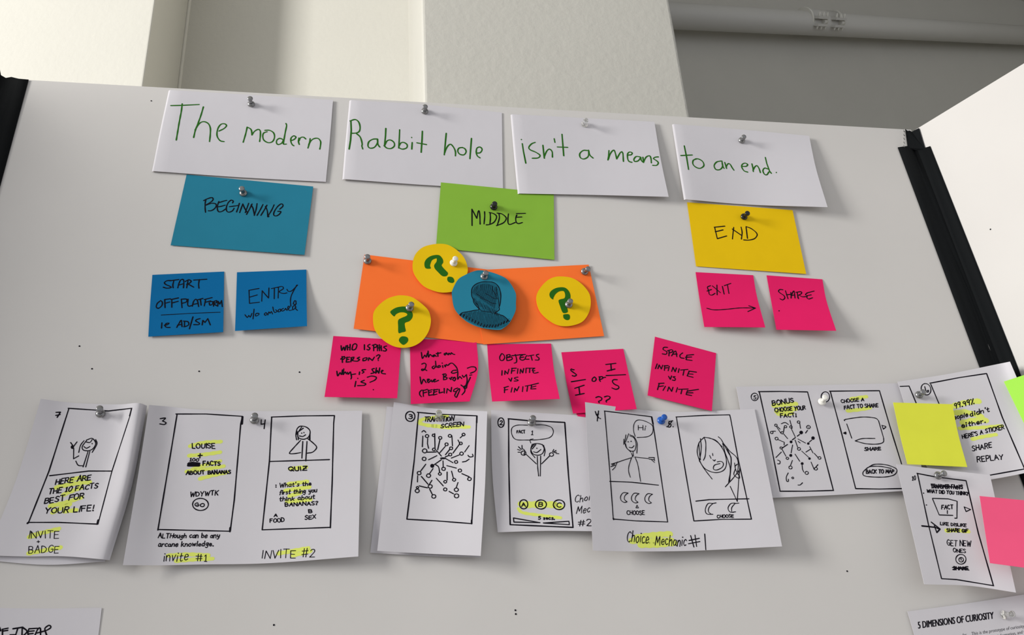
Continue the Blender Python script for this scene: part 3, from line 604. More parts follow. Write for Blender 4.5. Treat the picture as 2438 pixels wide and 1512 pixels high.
Ink(p).frame(1320, 800, 6.095, 3.3).draw('''265,490 245,480 238,500 290,540 320,565 290,585 258,575;265,490 285,490;!245,665 448,632;!295,760 430,715;!355,745 368,850;!305,860 430,835;580,595 550,620 550,655 590,655 605,620 580,595;660,600 650,630 665,660;645,595 690,590 700,615 655,635;!700,605 740,600;!745,415 890,397;!818,405 825,500;!765,508 878,480;!750,575 1030,562;
910,635 860,635 840,660 870,700 930,730 930,760 890,775 835,755;600,895 640,880 685,900 680,930 640,950 650,970;725,885 770,872 805,885 800,910 750,940 755,960''').done()
p = pink([[(1559.5, 801.6, .0006), (1705, 840.7, .0006)], [(1551, 872, .002), (1700, 910, .004)], [(1541.8, 941.4, .005), (1694.9, 978.8, .009)]], 'pink sticky note reading SPACE INFINITE VS FINITE')
Ink(p).frame(1320, 800, 6.095, 2.9).draw('''1640,165 1590,165 1575,195 1630,230 1620,265 1565,260;1665,210 1660,290;1640,215 1700,200 1720,225 1660,250;1700,290 1730,240 1760,220 1775,300;!1720,265 1780,262;1860,245 1820,280 1830,315 1880,325;!1920,280 2020,270;!1920,280 1910,345;!1900,310 1990,305;!1910,345 1995,355;
!1490,405 1465,475;!1500,475 1520,420 1550,480 1570,425;!1600,430 1595,500;!1590,435 1650,430;!1600,465 1645,460;!1665,440 1650,505;!1700,515 1720,455 1750,520 1770,465;!1810,475 1795,530;!1830,495 1935,485;!1880,500 1865,570;!1950,510 2060,525;!1955,510 1925,580;!1940,550 2010,555;!1925,580 2010,600;!1655,585 1680,630 1700,580;1750,590 1720,595 1755,620 1745,645 1710,640;
!1520,690 1495,780;!1510,690 1590,685;!1510,735 1580,725;!1610,730 1575,790;!1640,800 1660,740 1700,805 1720,745;!1785,750 1765,815;!1800,775 1940,770;!1850,780 1835,840;!1930,800 2090,775;!1930,790 1910,850;!1915,825 2010,825;!1910,850 1990,865''').done()
p = pink([[(1656.2, 647.9, .0006), (1793.3, 655.2, .0006)], [(1666, 714, .003), (1802, 705, .007)], [(1676.9, 778.4, .009), (1822.1, 779.6, .018)]], 'pink sticky note reading EXIT above an arrow')
Ink(p).frame(1640, 640, 6.589, 2.7).draw('''340,265 290,290 310,340 320,400 360,415 410,385;!285,350 355,325;!370,270 495,375;!440,255 443,410;!525,275 553,398;!555,265 658,230;!605,255 628,388;282,620 400,645 600,635 800,615 1040,615;!940,580 1045,617 925,672''').done()
p = pink([[(1825.2, 655.5, .0006), (1958, 665, .0006)], [(1837, 721, .004), (1968, 717, .010)], [(1848.7, 785, .011), (1991, 787.5, .024)]], 'pink sticky note reading SHARE')
Ink(p).frame(1640, 640, 6.589, 2.8).draw('''1475,330 1430,325 1405,350 1430,380 1490,420 1505,460 1470,490 1430,470;!1515,345 1555,470;!1600,370 1605,460;!1530,410 1600,400;1600,460 1620,390 1650,350 1665,460;!1610,420 1660,410;!1700,370 1710,460;1680,370 1760,360 1765,390 1710,420;!1720,470 1700,390;1740,420 1780,440 1850,435;!1850,380 1965,350;1860,380 1830,400 1850,420 1920,410;1860,420 1850,450 1880,475 1940,455;1415,660''').done()

# ---- storyboard sheets
def story(rows, label, **k): return note('storyboard_sheet', rows, 'paper', label, 'paper sheet', G3, **k)
s = story([[(97, 949.4, .014), (172, 959.2, .004), (278, 963, .006), (328, 959.5, .020), (350, 966, .008)],
           [(40, 1138, .008), (132, 1146, .003), (240, 1150, .006), (294, 1150, .022), (315, 1152, .010)],
           [(-34, 1322, .010), (60, 1325, .007), (150, 1324.5, .010), (235, 1331, .020), (261, 1334, .014)]], 'sheet numbered 7 with a waving figure, HERE ARE THE 10 FACTS')
bk = sheet('back_leaf', [[(30, 1240, .003), (150, 1250, .002), (250, 1260, .004)], [(-30, 1336, .003), (70, 1343, .002), (160, 1342, .003), (255, 1336, .006)]][:1] + [[(-30, 1334, .002), (110, 1345, .002), (250, 1337, .006)]], 'paper')
bk.parent = s; bk.location = bk.location - s.location
I = Ink(s).frame(0, 930, 3.6, 3.1)
I.draw('!585,152 930,175 1130,152;!1130,152 1115,215 960,690 840,1145;!590,155 420,690 245,1130;!245,1130 500,1130 840,1145;!425,730 760,690 955,690', part='frame_outline').draw('!1128,155 1112,215;!840,1110 832,1145;!245,1130 235,1138', w=4.6, part='frame_outline')
I.draw('''!605,445 630,480 660,440;!632,495 630,585 675,560;675,530 690,470 720,430;740,430 705,480 715,510 760,515 800,495 820,450 790,410 740,425;735,440 770,445 790,420;820,420 830,460 790,530;720,480 740,495 770,480;790,455;!755,520 712,655;!770,520 735,655;650,605 670,640 710,645''', w=2.6, part='drawing').blob(620, 485, 14, 16)
I.draw('!480,187 518,185 490,230;!478,213 515,206')
for t in (('HERE ARE', 475, 805, 775, 765, 46), ('THE 10 FACTS', 415, 885, 835, 835, 42), ('BEST FOR', 380, 970, 718, 920, 46), ('YOUR LIFE!', 385, 1055, 800, 1030, 48)): I.text(*t, slant=.22, w=3.2)
I.text('INVITE', 245, 1265, 502, 1265, 58, slant=.1, w=2.2).text('+', 318, 1312, 342, 1310, 30, w=2).text('BADGE', 245, 1395, 500, 1390, 60, slant=.1, w=2.2)
I.mark('600,765 660,752 725,745;480,832 620,800 770,785;540,895 620,860 700,830;430,990 560,960 700,915;450,1045 540,1000 600,975;550,1035 600,1030 655,1025;260,1245 380,1215 505,1185;250,1255 310,1240;245,1395 380,1370 520,1345', 8.5).done()
s = story([[(355, 964, .016), (410, 969, .004), (470, 975, .002), (600, 979, .0015), (862.3, 978, .005)],
           [(325, 1155, .020), (400, 1160, .006), (500, 1160, .003), (650, 1160, .004), (857, 1152, .012)],
           [(292.5, 1345.6, .024), (380, 1346, .012), (480, 1344, .008), (640, 1341, .009), (853, 1325, .020)]], 'wide sheet with screens 3 and 4, LOUISE + 100 FACTS and QUIZ')
I = Ink(s).frame(280, 940, 3.6, 3.1)
I.draw('!500,165 760,165 1070,185;!1070,185 1055,250 1000,900 965,1170;!510,165 430,650 345,1160;!345,1155 960,1170', part='frame_outline').draw('!1070,188 1066,250;!965,1140 962,1172', w=4.8, part='frame_outline')
I.draw('365,205 410,200 385,225;385,225 415,240 400,255 362,250')
I.text('LOUISE', 640, 460, 835, 460, 40, w=3).draw('!708,505 704,542;!690,522 726,520').text('100', 618, 570, 692, 570, 26, slant=.2, w=2.8).draw('!606,592 700,590;!604,606 700,606', w=6).draw('!610,585 640,580 690,585', w=4)
I.text('FACTS', 732, 607, 880, 607, 34, w=3.2).text('ABOUT', 587, 685, 745, 680, 30, w=3.2).text('BANANAS', 775, 682, 968, 675, 30, w=3.2).text('WDYWTK', 622, 875, 860, 860, 38, slant=.1, w=2.8).text('GO', 665, 958, 742, 958, 30, w=3).ell(710, 940, 68, 52, w=2.8, part='writing')
I.text('ALTHough can be any', 347, 1228, 870, 1225, 40, slant=.2, w=2.7).text('arcane knowledge.', 347, 1302, 820, 1296, 40, slant=.2, w=2.7).text('invite', 390, 1432, 600, 1420, 80, slant=.15, w=2.3).text('#1', 672, 1425, 765, 1432, 60, slant=.1, w=2.3)
I.mark('620,440 740,410 885,402;612,522 740,512 880,492;590,658 740,640 910,612;640,640 760,600 880,568;705,720 820,690 940,665;430,1378 600,1368 780,1376;500,1425 650,1412 815,1405', 7.5)
I.frame(570, 960, 3.78, 3.1).draw('!288,125 560,115 855,112;!855,112 848,180 835,700 818,1122;!290,125 270,520 205,1140;!205,1140 820,1118;!275,525 810,508', part='frame_outline')
I.draw('''525,270 530,310 580,325 625,300 635,250 600,215 545,208 515,240 525,270;!575,225 520,265;!560,215 515,280;515,240 508,290 515,330;!525,290 530,330;635,270 635,330;!628,300 632,330;540,295 570,300 595,285;560,270;580,265;550,335 490,400 450,450 490,455 550,445;615,320 670,365 695,400 660,440 610,450;!570,345 562,495;!608,345 597,520''', w=2.8, part='drawing')
I.draw('!197,150 195,190 230,185;!232,150 222,230', w=2.8)
I.text('QUIZ', 445, 610, 605, 605, 34, w=3.4).text(": What's the", 325, 760, 645, 740, 38, slant=.15, w=2.6).text('first thing you', 360, 825, 695, 798, 38, slant=.15, w=2.6).text('think about', 360, 885, 675, 860, 38, slant=.15, w=2.6).text('BANANAS?', 412, 930, 705, 915, 34, w=2.8)
I.text('A', 312, 1022, 340, 1022, 24, w=3).text('FOOD', 275, 1072, 405, 1068, 34, w=2.8).text('B', 624, 985, 654, 985, 26, w=3).text('SEX', 590, 1048, 685, 1038, 34, w=2.8).text('INVITE #2', 200, 1398, 675, 1385, 72, slant=.1, w=2.3)
I.mark('455,590 540,582 600,576;440,728 520,718 610,706;412,788 520,770 630,755;450,835 550,805;430,885 540,878 640,868;350,1352 480,1330 620,1305;480,1370 560,1352 640,1330', 8).done()
# folded sheet with the transition screen
s = story([[(937.7, 957.2, .007), (1035, 973, .003), (1160, 979.5, .012)], [(918, 1135, .011), (1030, 1147, .006), (1155, 1150, .020)], [(898, 1311.7, .018), (1015, 1318, .013), (1144.6, 1323.6, .026)]], 'folded sheet numbered 3, TRANSITION SCREEN with a network sketch')
bk = sheet('back_leaf', [[(921, 968, .002), (1040, 975, .001), (1150, 981, .003)], [(902, 1140, .003), (1030, 1150, .002), (1146, 1155, .008)], [(881.3, 1316, .004), (1015, 1324, .004), (1142, 1327, .014)]], 'paper')
bk.parent = s; bk.location = bk.location - s.location
I = Ink(s).frame(880, 940, 3.78, 3.1)
I.draw('!430,158 620,175 965,190;!965,190 962,250 940,800 918,1160;!440,160 400,600 335,1120;!335,1120 600,1135 918,1160', part='frame_outline').draw('!965,192 963,250;!918,1130 918,1160', w=4.4, part='frame_outline')
I.ell(365, 195, 42, 45, part='writing').text('3', 352, 215, 384, 215, 38).text('TRANSITION', 490, 240, 755, 235, 40, slant=.15, w=2.9).text('SCREEN', 640, 300, 845, 282, 38, slant=.15, w=2.9)
I.mark('440,250 480,220 580,205 700,195;445,255 520,275 640,282;560,280 700,295 780,290 895,290', 7)
I.circles('495,505,20 516,372,15 575,365,12 578,492,13 635,388,14 692,446,14 722,370,14 733,482,14 725,538,14 845,358,13 820,438,13 827,530,16 778,605,14 665,667,16 632,712,13 530,728,18 445,705,17 545,825,18 428,865,18 430,835,10 577,915,18 490,577,17 812,682,15 898,758,16 680,783,13 760,765,14 680,852,15 782,910,20 780,855,18', w=2.7)
I.draw('''!478,372 474,468;!512,517 600,515;470,335 487,322 505,338;!522,395 520,440 530,482;!585,350 588,480;!600,500 645,552;!633,400 612,495;!628,525 680,465;!740,370 745,460;!682,540 722,490;!680,560 715,545;!815,388 840,365;!795,408 812,440 750,525;!735,570 805,542;!895,458 855,515;885,545 900,560 930,555 925,535;!895,580 865,600 835,605;!685,575 750,612;!660,595 662,655;!580,630 645,585;
595,630 620,650 630,700;!570,665 535,715;!505,625 460,685;!465,735 525,805;!432,728 430,785;!560,770 535,810;!445,820 520,838;!540,850 565,900;!530,585 605,548;!695,638 780,660;!830,710 895,738;!697,695 697,768;!737,688 752,745;!600,752 662,820;!715,870 755,892;!795,790 778,840''', w=2.8, part='drawing').blob(660, 572, 28, 9).blob(563, 640, 18).done()
# sheet 2
s = story([[(1169, 976.4, .005), (1280, 983, .002), (1425, 992, .006)], [(1172, 1125, .006), (1290, 1128, .005), (1432, 1130, .010)], [(1185, 1267.4, .012), (1300, 1264, .011), (1440, 1265, .016)]], 'sheet numbered 2 with FACT 1 speech bubble and A B C buttons')
I = Ink(s).frame(1160, 960, 4.58, 3.0)
I.draw('!228,170 440,190 845,210;!845,210 885,780 935,1355;!232,170 235,690 250,1325;!250,1325 935,1355', part='frame_outline', w=3.4).ell(150, 212, 34, 52, part='writing').text('2', 137, 235, 165, 235, 42)
I.draw('440,240 330,240 270,270 268,340 310,395 420,402 560,398 680,375 720,320 700,265 620,238 530,236;500,390 465,400 475,435', w=2.1, part='drawing').text('FACT', 322, 328, 412, 325, 30, w=2.4).text('1', 478, 345, 500, 345, 42, w=2.2)
I.draw('''490,450 475,500 495,550 550,568 600,550 620,500 600,455 540,440 490,450;490,450 475,530 520,595;!530,450 490,500;!515,445 485,480;615,460 630,520 620,575;600,450 625,500;505,530 540,538 585,505;540,492;545,580 550,700 560,795;!582,575 578,795;!535,662 420,555;!592,662 680,575;390,500 410,520 400,560;!378,460 380,500;!340,475 370,505;!330,505 360,515;!335,535 360,535;!712,530 725,505;!722,535 750,515;!735,540 755,535;!750,550 780,552''', w=2.4, part='drawing').circles('395,545,26 700,560,22', w=2.4)
I.ell(397, 1103, 45, 50).text('A', 375, 1128, 418, 1128, 44).ell(585, 1105, 60, 50).text('B', 560, 1128, 602, 1128, 44).ell(782, 1108, 62, 53).text('C', 757, 1135, 802, 1135, 48).text('5 secs.', 557, 1270, 733, 1270, 36, w=2.8)
I.draw('!285,1252 290,1297 575,1303 285,1252;!612,1307 895,1325 890,1288 612,1307', w=2.8, part='drawing').text('Choice', 955, 1082, 1200, 1052, 72, slant=.2, w=2.2).text('Mechanic', 970, 1205, 1330, 1160, 80, slant=.2, w=2.2).text('#2', 992, 1338, 1140, 1335, 66, w=2.4)
I.mark('430,1108 580,1104 740,1108', 13).mark('340,1150 390,1195 600,1225 800,1250', 6).mark('360,1100 430,1108;740,1110 800,1125', 11).done()
# choice mechanic
s = story([[(1393, 957.5, .020), (1515, 974.5, .006), (1620, 981, .002), (1796.4, 973.5, .007)], [(1402, 1135, .024), (1530, 1142, .010), (1650, 1145, .007), (1830, 1137, .014)], [(1412, 1311, .030), (1520, 1313, .020), (1660, 1311, .016), (1862, 1301, .026)]], 'wide sheet with screens 4 and 5 labelled Choice Mechanic #1')
I = Ink(s).frame(1360, 940, 3.879, 2.8)
I.draw('!305,150 740,203;!740,203 755,270 820,700 890,1175;!308,150 355,700 388,1145;!388,1148 600,1165 890,1175;!355,800 560,808 805,835', part='frame_outline', w=2.6).draw('!742,205 755,270;!388,1140 390,1152', w=4, part='frame_outline')
I.draw('590,385 575,330 580,270 610,235 670,240 740,275 755,310 745,360 700,388 608,395', w=2, part='drawing').text('Hi', 618, 328, 685, 328, 44, w=2.2)
I.draw('''500,450 515,495 550,520 585,515 598,460 580,400 540,380;!505,370 490,450;!530,360 500,440;540,370 580,390 608,450 605,540;495,450 510,490 550,530;!485,410 485,460;!570,520 572,560;535,485 560,490 580,470;525,435;552,430;!560,580 480,605 425,625 370,640;!425,620 405,670 380,695;!405,650 365,665;!400,640 375,650;!585,575 715,590;!715,580 768,580;!720,595 765,600;!740,600 768,625;!765,580 768,610;
555,585 532,660 530,710 545,762;590,580 615,650 640,800;!560,570 575,560;!555,540 570,575''', w=2.1, part='drawing')
for dx, dy in ((0, 0), (101, 5), (225, 10)): I.draw(';'.join(' '.join('%g,%g' % (x + dx, y + dy) for x, y in P) for k_, P in parse('525,908 480,905 455,940 460,975 490,995 515,988;525,908 497,930 490,965 515,988')), w=2.1, part='drawing')
I.draw('!597,1045 607,1020 620,1045 597,1045', w=2, part='drawing').text('CHOOSE', 515, 1108, 675, 1108, 36, w=2.5).text('Choice', 512, 1358, 712, 1366, 92, slant=.1, w=2.5).text('Mechanic', 775, 1385, 1058, 1398, 88, slant=.1, w=2.5)
I.draw('!222,155 232,185 252,178;!252,150 242,215 240,242;!235,190 255,215', w=3.2).draw('268,220').mark('600,1318 760,1295 915,1285;550,1350 740,1350 930,1345;635,1388 800,1385 960,1368', 11)
I.frame(1590, 940, 3.876, 2.7).draw('!75,205 350,190 570,185;!570,185 578,215 650,600 770,1145;!78,205 160,700 240,1165;!240,1165 500,1150 772,1148;!258,982 380,968 748,960', part='frame_outline')
I.draw('!210,1300 240,1405;!250,1295 265,1400;!195,1345 290,1325;!190,1375 295,1355;!340,1285 350,1430;!12,245 8,268;8,268 30,275 20,298 -12,295;!45,240 10,248;!0,292 35,250;48,295').text('CHOOSE', 455, 1138, 606, 1132, 28, w=2.6)
I.draw('''335,392 290,440 270,520 290,600 340,680 430,718 510,700 540,640 525,540 470,450 400,405 335,392;300,405 308,480 300,560 290,610;335,392 350,450 345,560 328,605;380,400 440,420 500,480;285,445 290,520 300,600;290,610 340,690 408,778;!385,560 398,588;!412,542 415,562;!415,600 428,612 438,600;480,635 430,650 420,685 450,695 500,670 512,635 490,615 455,620;465,388 490,410 510,445;505,450 530,540 575,680 560,810;
510,450 560,540 585,600 570,800;510,445 570,520 640,590 645,700 610,760 530,850;540,480 580,580 580,680;615,630 625,690 650,740;!620,660 640,640;665,665 655,760;620,690 610,740 660,770 650,700;!575,845 640,985 655,765;415,1003 370,1005 345,1060 360,1100 415,1103;415,1003 380,1040 375,1080 400,1103;!418,1003 445,998;620,1000 580,1005 555,1045 570,1080 605,1085;620,1003 590,1040 588,1075;!625,1003 655,1000;!590,1085 625,1080''', w=2.2, part='drawing')
I.done()
# bonus sheet
s = story([[(1753, 921, .006), (1950, 917, .002), (2165, 912, .004)], [(1777, 1055, .006), (1970, 1050, .004), (2185, 1040, .006)], [(1802, 1187, .010), (2000, 1178, .009), (2200, 1166, .010)]], 'sheet with BONUS CHOOSE YOUR FACT network and BACK TO MAP button')
I = Ink(s).frame(1740, 890, 5.04, 2.7)
I.draw('!330,215 600,212 920,218;!920,218 1060,750 1230,1400;!340,215 470,800 590,1405;!590,1410 900,1410 1232,1400', part='frame_outline', w=3).ell(285, 278, 42, 45, w=2.4, part='writing').text('5', 272, 302, 300, 302, 46, w=2.4)
I.text('BONUS', 500, 380, 755, 345, 55, slant=-.15, w=3.2).text('CHOOSE', 530, 458, 735, 440, 45, slant=-.1, w=3).text('YOUR', 765, 445, 895, 425, 45, slant=-.1, w=3).text('FACT!', 595, 525, 785, 515, 44, slant=-.1, w=3)
I.mark('510,385 640,370 785,360;545,455 660,432 780,420;565,480 650,480 735,472', 8.5)
I.circles('540,618,15 615,708,15 655,635,15 720,638,15 812,580,16 930,640,22 490,705,16 548,778,18 603,890,14 678,1015,15 715,1125,20 910,1190,20 1020,1140,18 817,902,18 1063,1010,17 742,1250,11', w=2.2).blobs('843,705,22 985,772,21 928,838,15 722,818,17 718,980,18 855,1078,17 943,1018,15 930,640,6')
I.draw('''!550,640 600,715;!560,635 590,665;!640,640 632,695;!635,725 680,778;605,600 650,585 690,610;!708,560 735,655;!725,660 770,755;!825,590 835,655;!795,750 825,728;!895,712 920,678;!940,820 970,795;!805,783 895,832;!808,812 830,830;!735,795 775,765;!500,690 535,690;!565,790 640,822 638,855;!680,848 615,892;!612,905 660,990;!605,940 540,1005;560,1035 590,1050 585,1080 560,1080;!740,855 722,950;!738,1040 715,1100;
!770,965 825,1050;!855,1100 860,1150 875,1180;!850,928 930,1000;!962,1060 1000,1150;!1045,1090 1020,1120;!770,795 800,880;!900,940 955,905;!945,875 985,950;!1000,955 1045,1005;688,1190 665,1240 670,1290 690,1290 690,1265;805,1335 830,1335 860,1308''', w=2.3, part='drawing')
I.frame(1930, 860, 4.58, 2.7).draw('!205,328 450,325 750,322;!750,322 860,700 990,1120;!215,335 340,800 490,1390;!490,1390 750,1395 1050,1388', part='frame_outline', w=3)
I.ell(160, 390, 46, 56, w=2.4, part='writing').draw('153,372').text('CHOOSE A', 335, 455, 580, 435, 36, slant=-.1, w=2.8).text('FACT TO SHARE', 368, 525, 735, 498, 38, slant=-.1, w=2.8).text('SHARE', 588, 976, 765, 970, 34, w=3).text('BACK TO MAP', 607, 1226, 905, 1220, 40, w=2.9)
I.draw('''370,650 380,635 560,610 700,620 740,650;!740,650 795,840;795,840 790,885 720,905 600,900 485,870;485,870 560,845 700,843;!393,685 447,840;!778,700 790,740;775,700 820,715 790,742;640,1150 700,1125 820,1130 920,1165 940,1200 900,1245 780,1265 600,1255 568,1220 600,1180 650,1150 760,1148 880,1170;*352,785 385,768 388,800''', w=2.4, part='drawing').mark('440,412 520,400 610,386;400,542 520,530 650,508', 7).done()
# loose sheet bending over the hinge
s = story([[(2137, 909, .006), (2260, 890, .010), (2370, 868, .017), (2404.6, 861, .026)], [(2178, 1037, .008), (2300, 1020, .013), (2400, 1003, .019), (2458, 985, .030)], [(2228, 1163, .012), (2358, 1142, .016), (2445, 1125, .024), (2512, 1105, .040)]], 'sheet bending over the right hinge, 99.99% and SHARE REPLAY', hs=1)
I = Ink(s).frame(2140, 850, 4.876, 3.0)
I.draw('!360,305 700,240 1018,192;!1018,192 1200,700 1460,1300;!370,318 490,600;!1060,1372 1460,1300;!1302,62 1375,235;!15,342 118,338;!118,338 200,535', part='frame_outline', w=3).ell(315, 375, 55, 68, w=2.4, part='writing', ang=-.35).draw('!300,345 312,392').text('a', 322, 415, 345, 408, 38, w=2.4)
I.text('99.99%', 645, 602, 875, 545, 60, slant=-.1, w=2.9).text('people', 600, 740, 800, 690, 56, w=2.7).text("didn't", 830, 690, 1050, 632, 54, slant=-.1, w=2.9).text('either.', 730, 822, 1005, 762, 54, slant=-.1, w=2.9).text("HERE'S A STICKER", 740, 950, 1222, 835, 46, slant=-.15, w=2.8).text('SHARE', 855, 1092, 1078, 1050, 58, slant=-.1, w=2.9).text('REPLAY', 912, 1222, 1215, 1185, 58, slant=-.1, w=2.9)
I.mark('640,570 780,530 930,512;735,765 880,735 1015,735;660,650 780,640 960,690', 11).mark('700,830 940,820 1200,800;850,955 980,925 1130,900', 7).done()
b = note('sticky_note', [(2390.2, 908.5, .024), (2500, 873, .046), (2560, 1010, .056), (2452, 1036, .034)], 'neon', 'neon green sticky note at the right edge of the photo', 'sticky note', hs=1)
b = note('sticky_note', [[(2126.5, 958.3, .012), (2267.2, 962.4, .018)], [(2142, 1032, .013), (2282, 1036, .019)], [(2160.5, 1105.3, .016), (2303, 1112, .022)]], 'lemon', 'blank lemon yellow sticky note over two storyboard sheets', 'sticky note', hs=1)
s = story([[(2134, 1105.3, .018), (2240, 1118, .019), (2357, 1131, .026)], [(2168, 1250, .018), (2270, 1262, .017), (2388, 1270, .025)], [(2200.5, 1391.3, .024), (2310, 1395, .022), (2419, 1411, .032)]], 'sheet numbered 10 reading WHAT DID YOU THINK? and GET NEW ONES', hs=1)
I = Ink(s).frame(2120, 1090, 4.447, 2.8)
I.draw('!280,165 460,200 800,243;!800,243 930,800 1090,1355;!285,165 400,700 540,1280;!540,1280 700,1290 1092,1355', part='frame_outline', w=3).text('10', 230, 240, 265, 235, 44, w=2.4)
I.text('TRANSFER FACTS', 430, 322, 762, 332, 40, w=3).draw('!430,290 600,312 760,305;!440,312 600,300 762,325', w=2.6).text('WHAT DID YOU THINK?', 385, 368, 822, 398, 34, w=2.7)
I.draw('!445,430 610,435 705,460;!705,460 703,640 680,640;!445,435 515,605 660,610;!780,520 848,548 800,570 780,520', w=2.5, part='drawing').text('FACT', 540, 545, 662, 542, 42, w=2.8).draw('!602,560 602,590').draw('380,500;350,375')
I.draw('!332,722 400,728 480,738', w=4, part='drawing').draw('!432,682 525,755 490,792 465,722;!480,740 520,757', w=3.6, part='drawing').text('LIKE DISLIKE', 528, 712, 800, 730, 30, w=2.6).text('SHARE GIF', 597, 782, 818, 790, 32, w=3).text('GET NEW', 600, 930, 850, 938, 56, w=2.4).text('ONES', 665, 1000, 795, 1006, 38, w=2.4)
I.ell(745, 1075, 54, 52, w=2.4).ell(748, 1080, 24, 24, w=2.4).draw('!745,1060 748,1085', w=2.6).text('SHARE', 662, 1188, 822, 1188, 34, w=3.2).draw('!655,1162 740,1172 830,1190;!660,1185 740,1160 820,1175', w=2.8).mark('590,772 700,768 825,780', 8).done()
b = note('sticky_note', [(2332.5, 1181, .034), (2480, 1195, .046), (2500, 1360, .054), (2357.2, 1340.7, .040)], 'rose', 'large rose pink sticky note below the neon green one', 'sticky note', hs=1)
# sheets cut by the lower edge of the picture
s = note('printed_sheet', [[(2160.4, 1456, .003), (2300, 1437, .004), (2460, 1412, .008)], [(2200, 1590, .004), (2350, 1570, .005), (2520, 1545, .010)], [(2240, 1720, .006), (2400, 1700, .007), (2580, 1680, .012)]], 'paper', 'printed white sheet headed 5 DIMENSIONS OF CURIOSITY', 'paper sheet')
I = Ink(s).frame(2120, 1400, 7.667)
for dx in (0, 5, 10): I.printed('5 DIMENSIONS OF CURIOSITY', 503 + dx, 742, 1880 + dx, 560, 130, -.08, 0, 'heading', 'black', key='heading')
I.printed('This is the prototype of curiosity', 1480, 866, 2440, 722, 62, -.08, 0, 'body_text', 'grey_print')
I.printed('information, and the', 1960, 905, 2520, 815, 62, -.08, 0, 'body_text', 'grey_print')
I.printed('for,', 1320, 890, 1400, 876, 62, -.08, 0, 'body_text', 'grey_print').done()
s = note('paper_sheet', [[(-60, 1446, .0004), (90, 1449, .0004), (242.4, 1447, .0008)], [(-70, 1540, .0004), (80, 1545, .0005), (229, 1560, .0005)], [(-90, 1640, .0004), (60, 1650, .0005), (220, 1660, .0005)]], 'paper', 'white sheet reading OF IDEAS, cut off at the bottom left', 'paper sheet')
Ink(s).frame(0, 1400, 8.127, 3.6).draw('''!-10,760 15,830;!50,800 45,1000;!45,800 155,778;!50,835 150,820;!250,790 440,760;!345,780 290,950;!195,908 300,905;!430,780 425,930;440,765 520,830 490,890 430,930;!565,790 720,780;560,790 540,860 550,930;!560,840 660,830;!545,890 640,880;670,930 730,800 780,780 785,930;!700,875 800,850;800,850 900,820 980,770 975,735 940,725 870,780 880,850 910,930''').done()
# small scrap hanging under the fraction note
note('paper_scrap', [(1372, 984, .004), (1392, 982, .005), (1394, 993, .006), (1374, 991, .005)], 'pink', 'small pink scrap peeking out below the fraction note', 'paper scrap')

# ------------------------------------------------------------------ push pins
def lathe(prof, c, ax, n=20):
    u = ax.orthogonal().normalized(); w = ax.cross(u); v = []; f = []
    for (r, z) in prof:
        for k in range(n):
            a = k / n * 2 * math.pi; v.append(c + ax * z + (u * math.cos(a) + w * math.sin(a)) * r)
    for i in range(len(prof) - 1):
        for k in range(n): f.append((i * n + k, i * n + (k + 1) % n, (i + 1) * n + (k + 1) % n, (i + 1) * n + k))
    f.append(tuple(range(n - 1, -1, -1))); f.append(tuple(range((len(prof) - 1) * n, len(prof) * n)))
    return v, f
def pin(bx, by, kx, ky, m, label, h0, ln=.0125):
    c = at(bx, by, h0); k = at(kx, ky, h0 + .0112)
    ax = (k - c).normalized()
    if ax.dot(-N) < .55: ax = (ax - N * .5).normalized()
    t = empty('push_pin', c); tag(t, label, 'push pin', 'push pins on the board')
    c = c - ax * .0003
    v, f = lathe([(.0036, 0), (.0045, .0004), (.0047, .0012), (.0044, .0021), (.0034, .0029), (.0025, .0035)], c, ax)
    obj('collar', v, f, m, t, smooth=True)
    v, f = lathe([(.0025, .0034), (.0020, .0050), (.0019, .0070), (.0022, .0086)], c, ax)
    obj('neck', v, f, m, t, smooth=True)
    v, f = lathe([(.0022, .0086), (.0030, .0094), (.0034, .0103), (.0034, .0115), (.0030, .0121), (.0018, .0124)], c, ax)
    obj('head', v, f, m, t, smooth=True)
    v, f = lathe([(.0002, -.0085 if h0 < .012 else -.02), (.0005, -.006), (.0005, .0002)], c, ax, 8)
    obj('needle', v, f, 'needle', t)
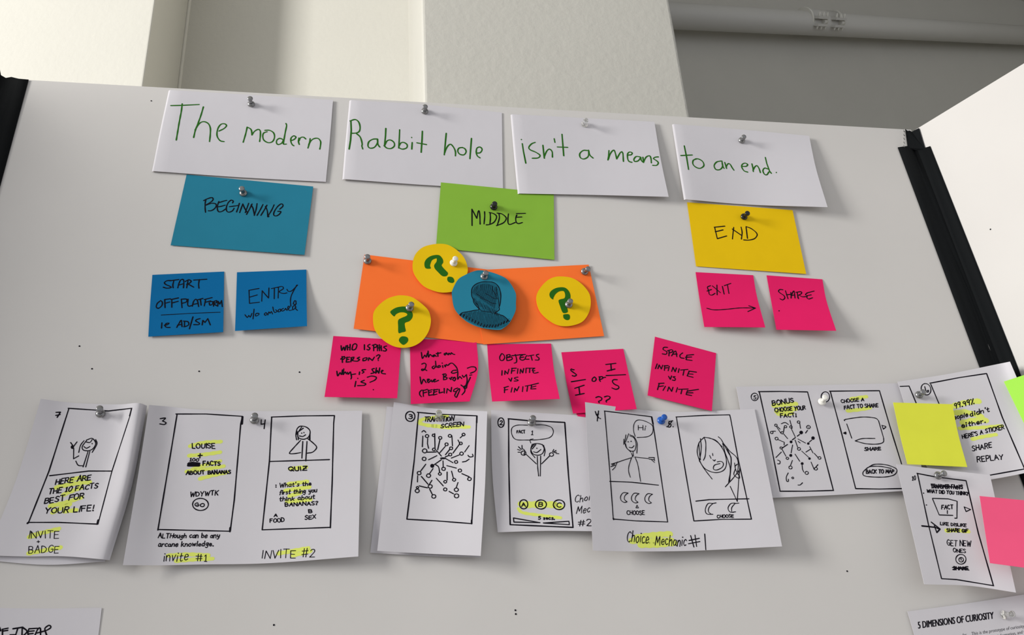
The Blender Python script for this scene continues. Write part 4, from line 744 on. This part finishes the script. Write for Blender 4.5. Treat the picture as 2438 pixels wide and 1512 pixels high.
PINS = [
 (597.9, 248.4, 595.3, 233.8, 'steel', 'silver push pin holding the card The modern', .002), (1011, 265.3, 1012.4, 253.5, 'steel', 'silver push pin holding the card Rabbit hole', .002),
 (1391.7, 295.4, 1395.1, 286.2, 'clear', "clear push pin holding the card isn't a means", .003), (1765.7, 334.7, 1771.3, 325.4, 'steel', 'silver push pin holding the card to an end', .003),
 (579.4, 460.5, 575.4, 448.7, 'steel', 'silver push pin in the teal BEGINNING card', .002), (1175.4, 492.8, 1177.8, 484.9, 'black_pin', 'black push pin in the green MIDDLE card', .003),
 (1770.9, 516.6, 1780.1, 507.4, 'black_pin', 'black push pin in the yellow END card', .003), (875.2, 621.8, 874.6, 611, 'steel', 'silver push pin at the left corner of the orange cards', .003),
 (1079.6, 626.8, 1084.5, 615.5, 'white_pin', 'white push pin in the topmost yellow disc', .0055), (975, 734, 979.6, 724.5, 'steel', 'silver push pin in the lower left yellow disc', .007),
 (1152.5, 659.2, 1156.8, 649.6, 'steel', 'silver push pin at the top of the teal silhouette disc', .0058), (1391.1, 647.2, 1400.7, 640, 'steel', 'silver push pin at the right corner of the orange cards', .003),
 (1354, 725.6, 1357.9, 716.8, 'steel', 'silver push pin in the right yellow disc', .0055), (239.4, 985.6, 237, 971.7, 'steel', 'silver push pin in the sheet numbered 7', .004),
 (605.7, 1001, 606.5, 989.1, 'steel', 'silver push pin between storyboard screens 3 and 4', .003), (1045.3, 994.2, 1044.8, 982.3, 'clear', 'clear push pin in the TRANSITION SCREEN sheet', .003),
 (1265.5, 1006.9, 1269.2, 994.9, 'steel', 'silver push pin above the FACT 1 speech bubble', .004), (1573.5, 1001.9, 1582.2, 992.8, 'blue_pin', 'blue push pin in the Choice Mechanic sheet', .0035),
 (1956.3, 957.5, 1965.2, 945.6, 'white_pin', 'white push pin between BONUS and CHOOSE A FACT screens', .004), (2187.6, 940.6, 2198.5, 933, 'steel', 'silver push pin above the lemon sticky note', .010),
 (2232.4, 1132.7, 2248.6, 1127.1, 'steel', 'silver push pin at the top of the sheet numbered 10', .021), (2389.3, 1463.9, 2412.2, 1462, 'clear', 'clear push pin beside the heading 5 DIMENSIONS OF CURIOSITY', .005)]
for p in PINS: pin(*p)
for o in bpy.data.objects:
    if '_o' in o: del o['_o']
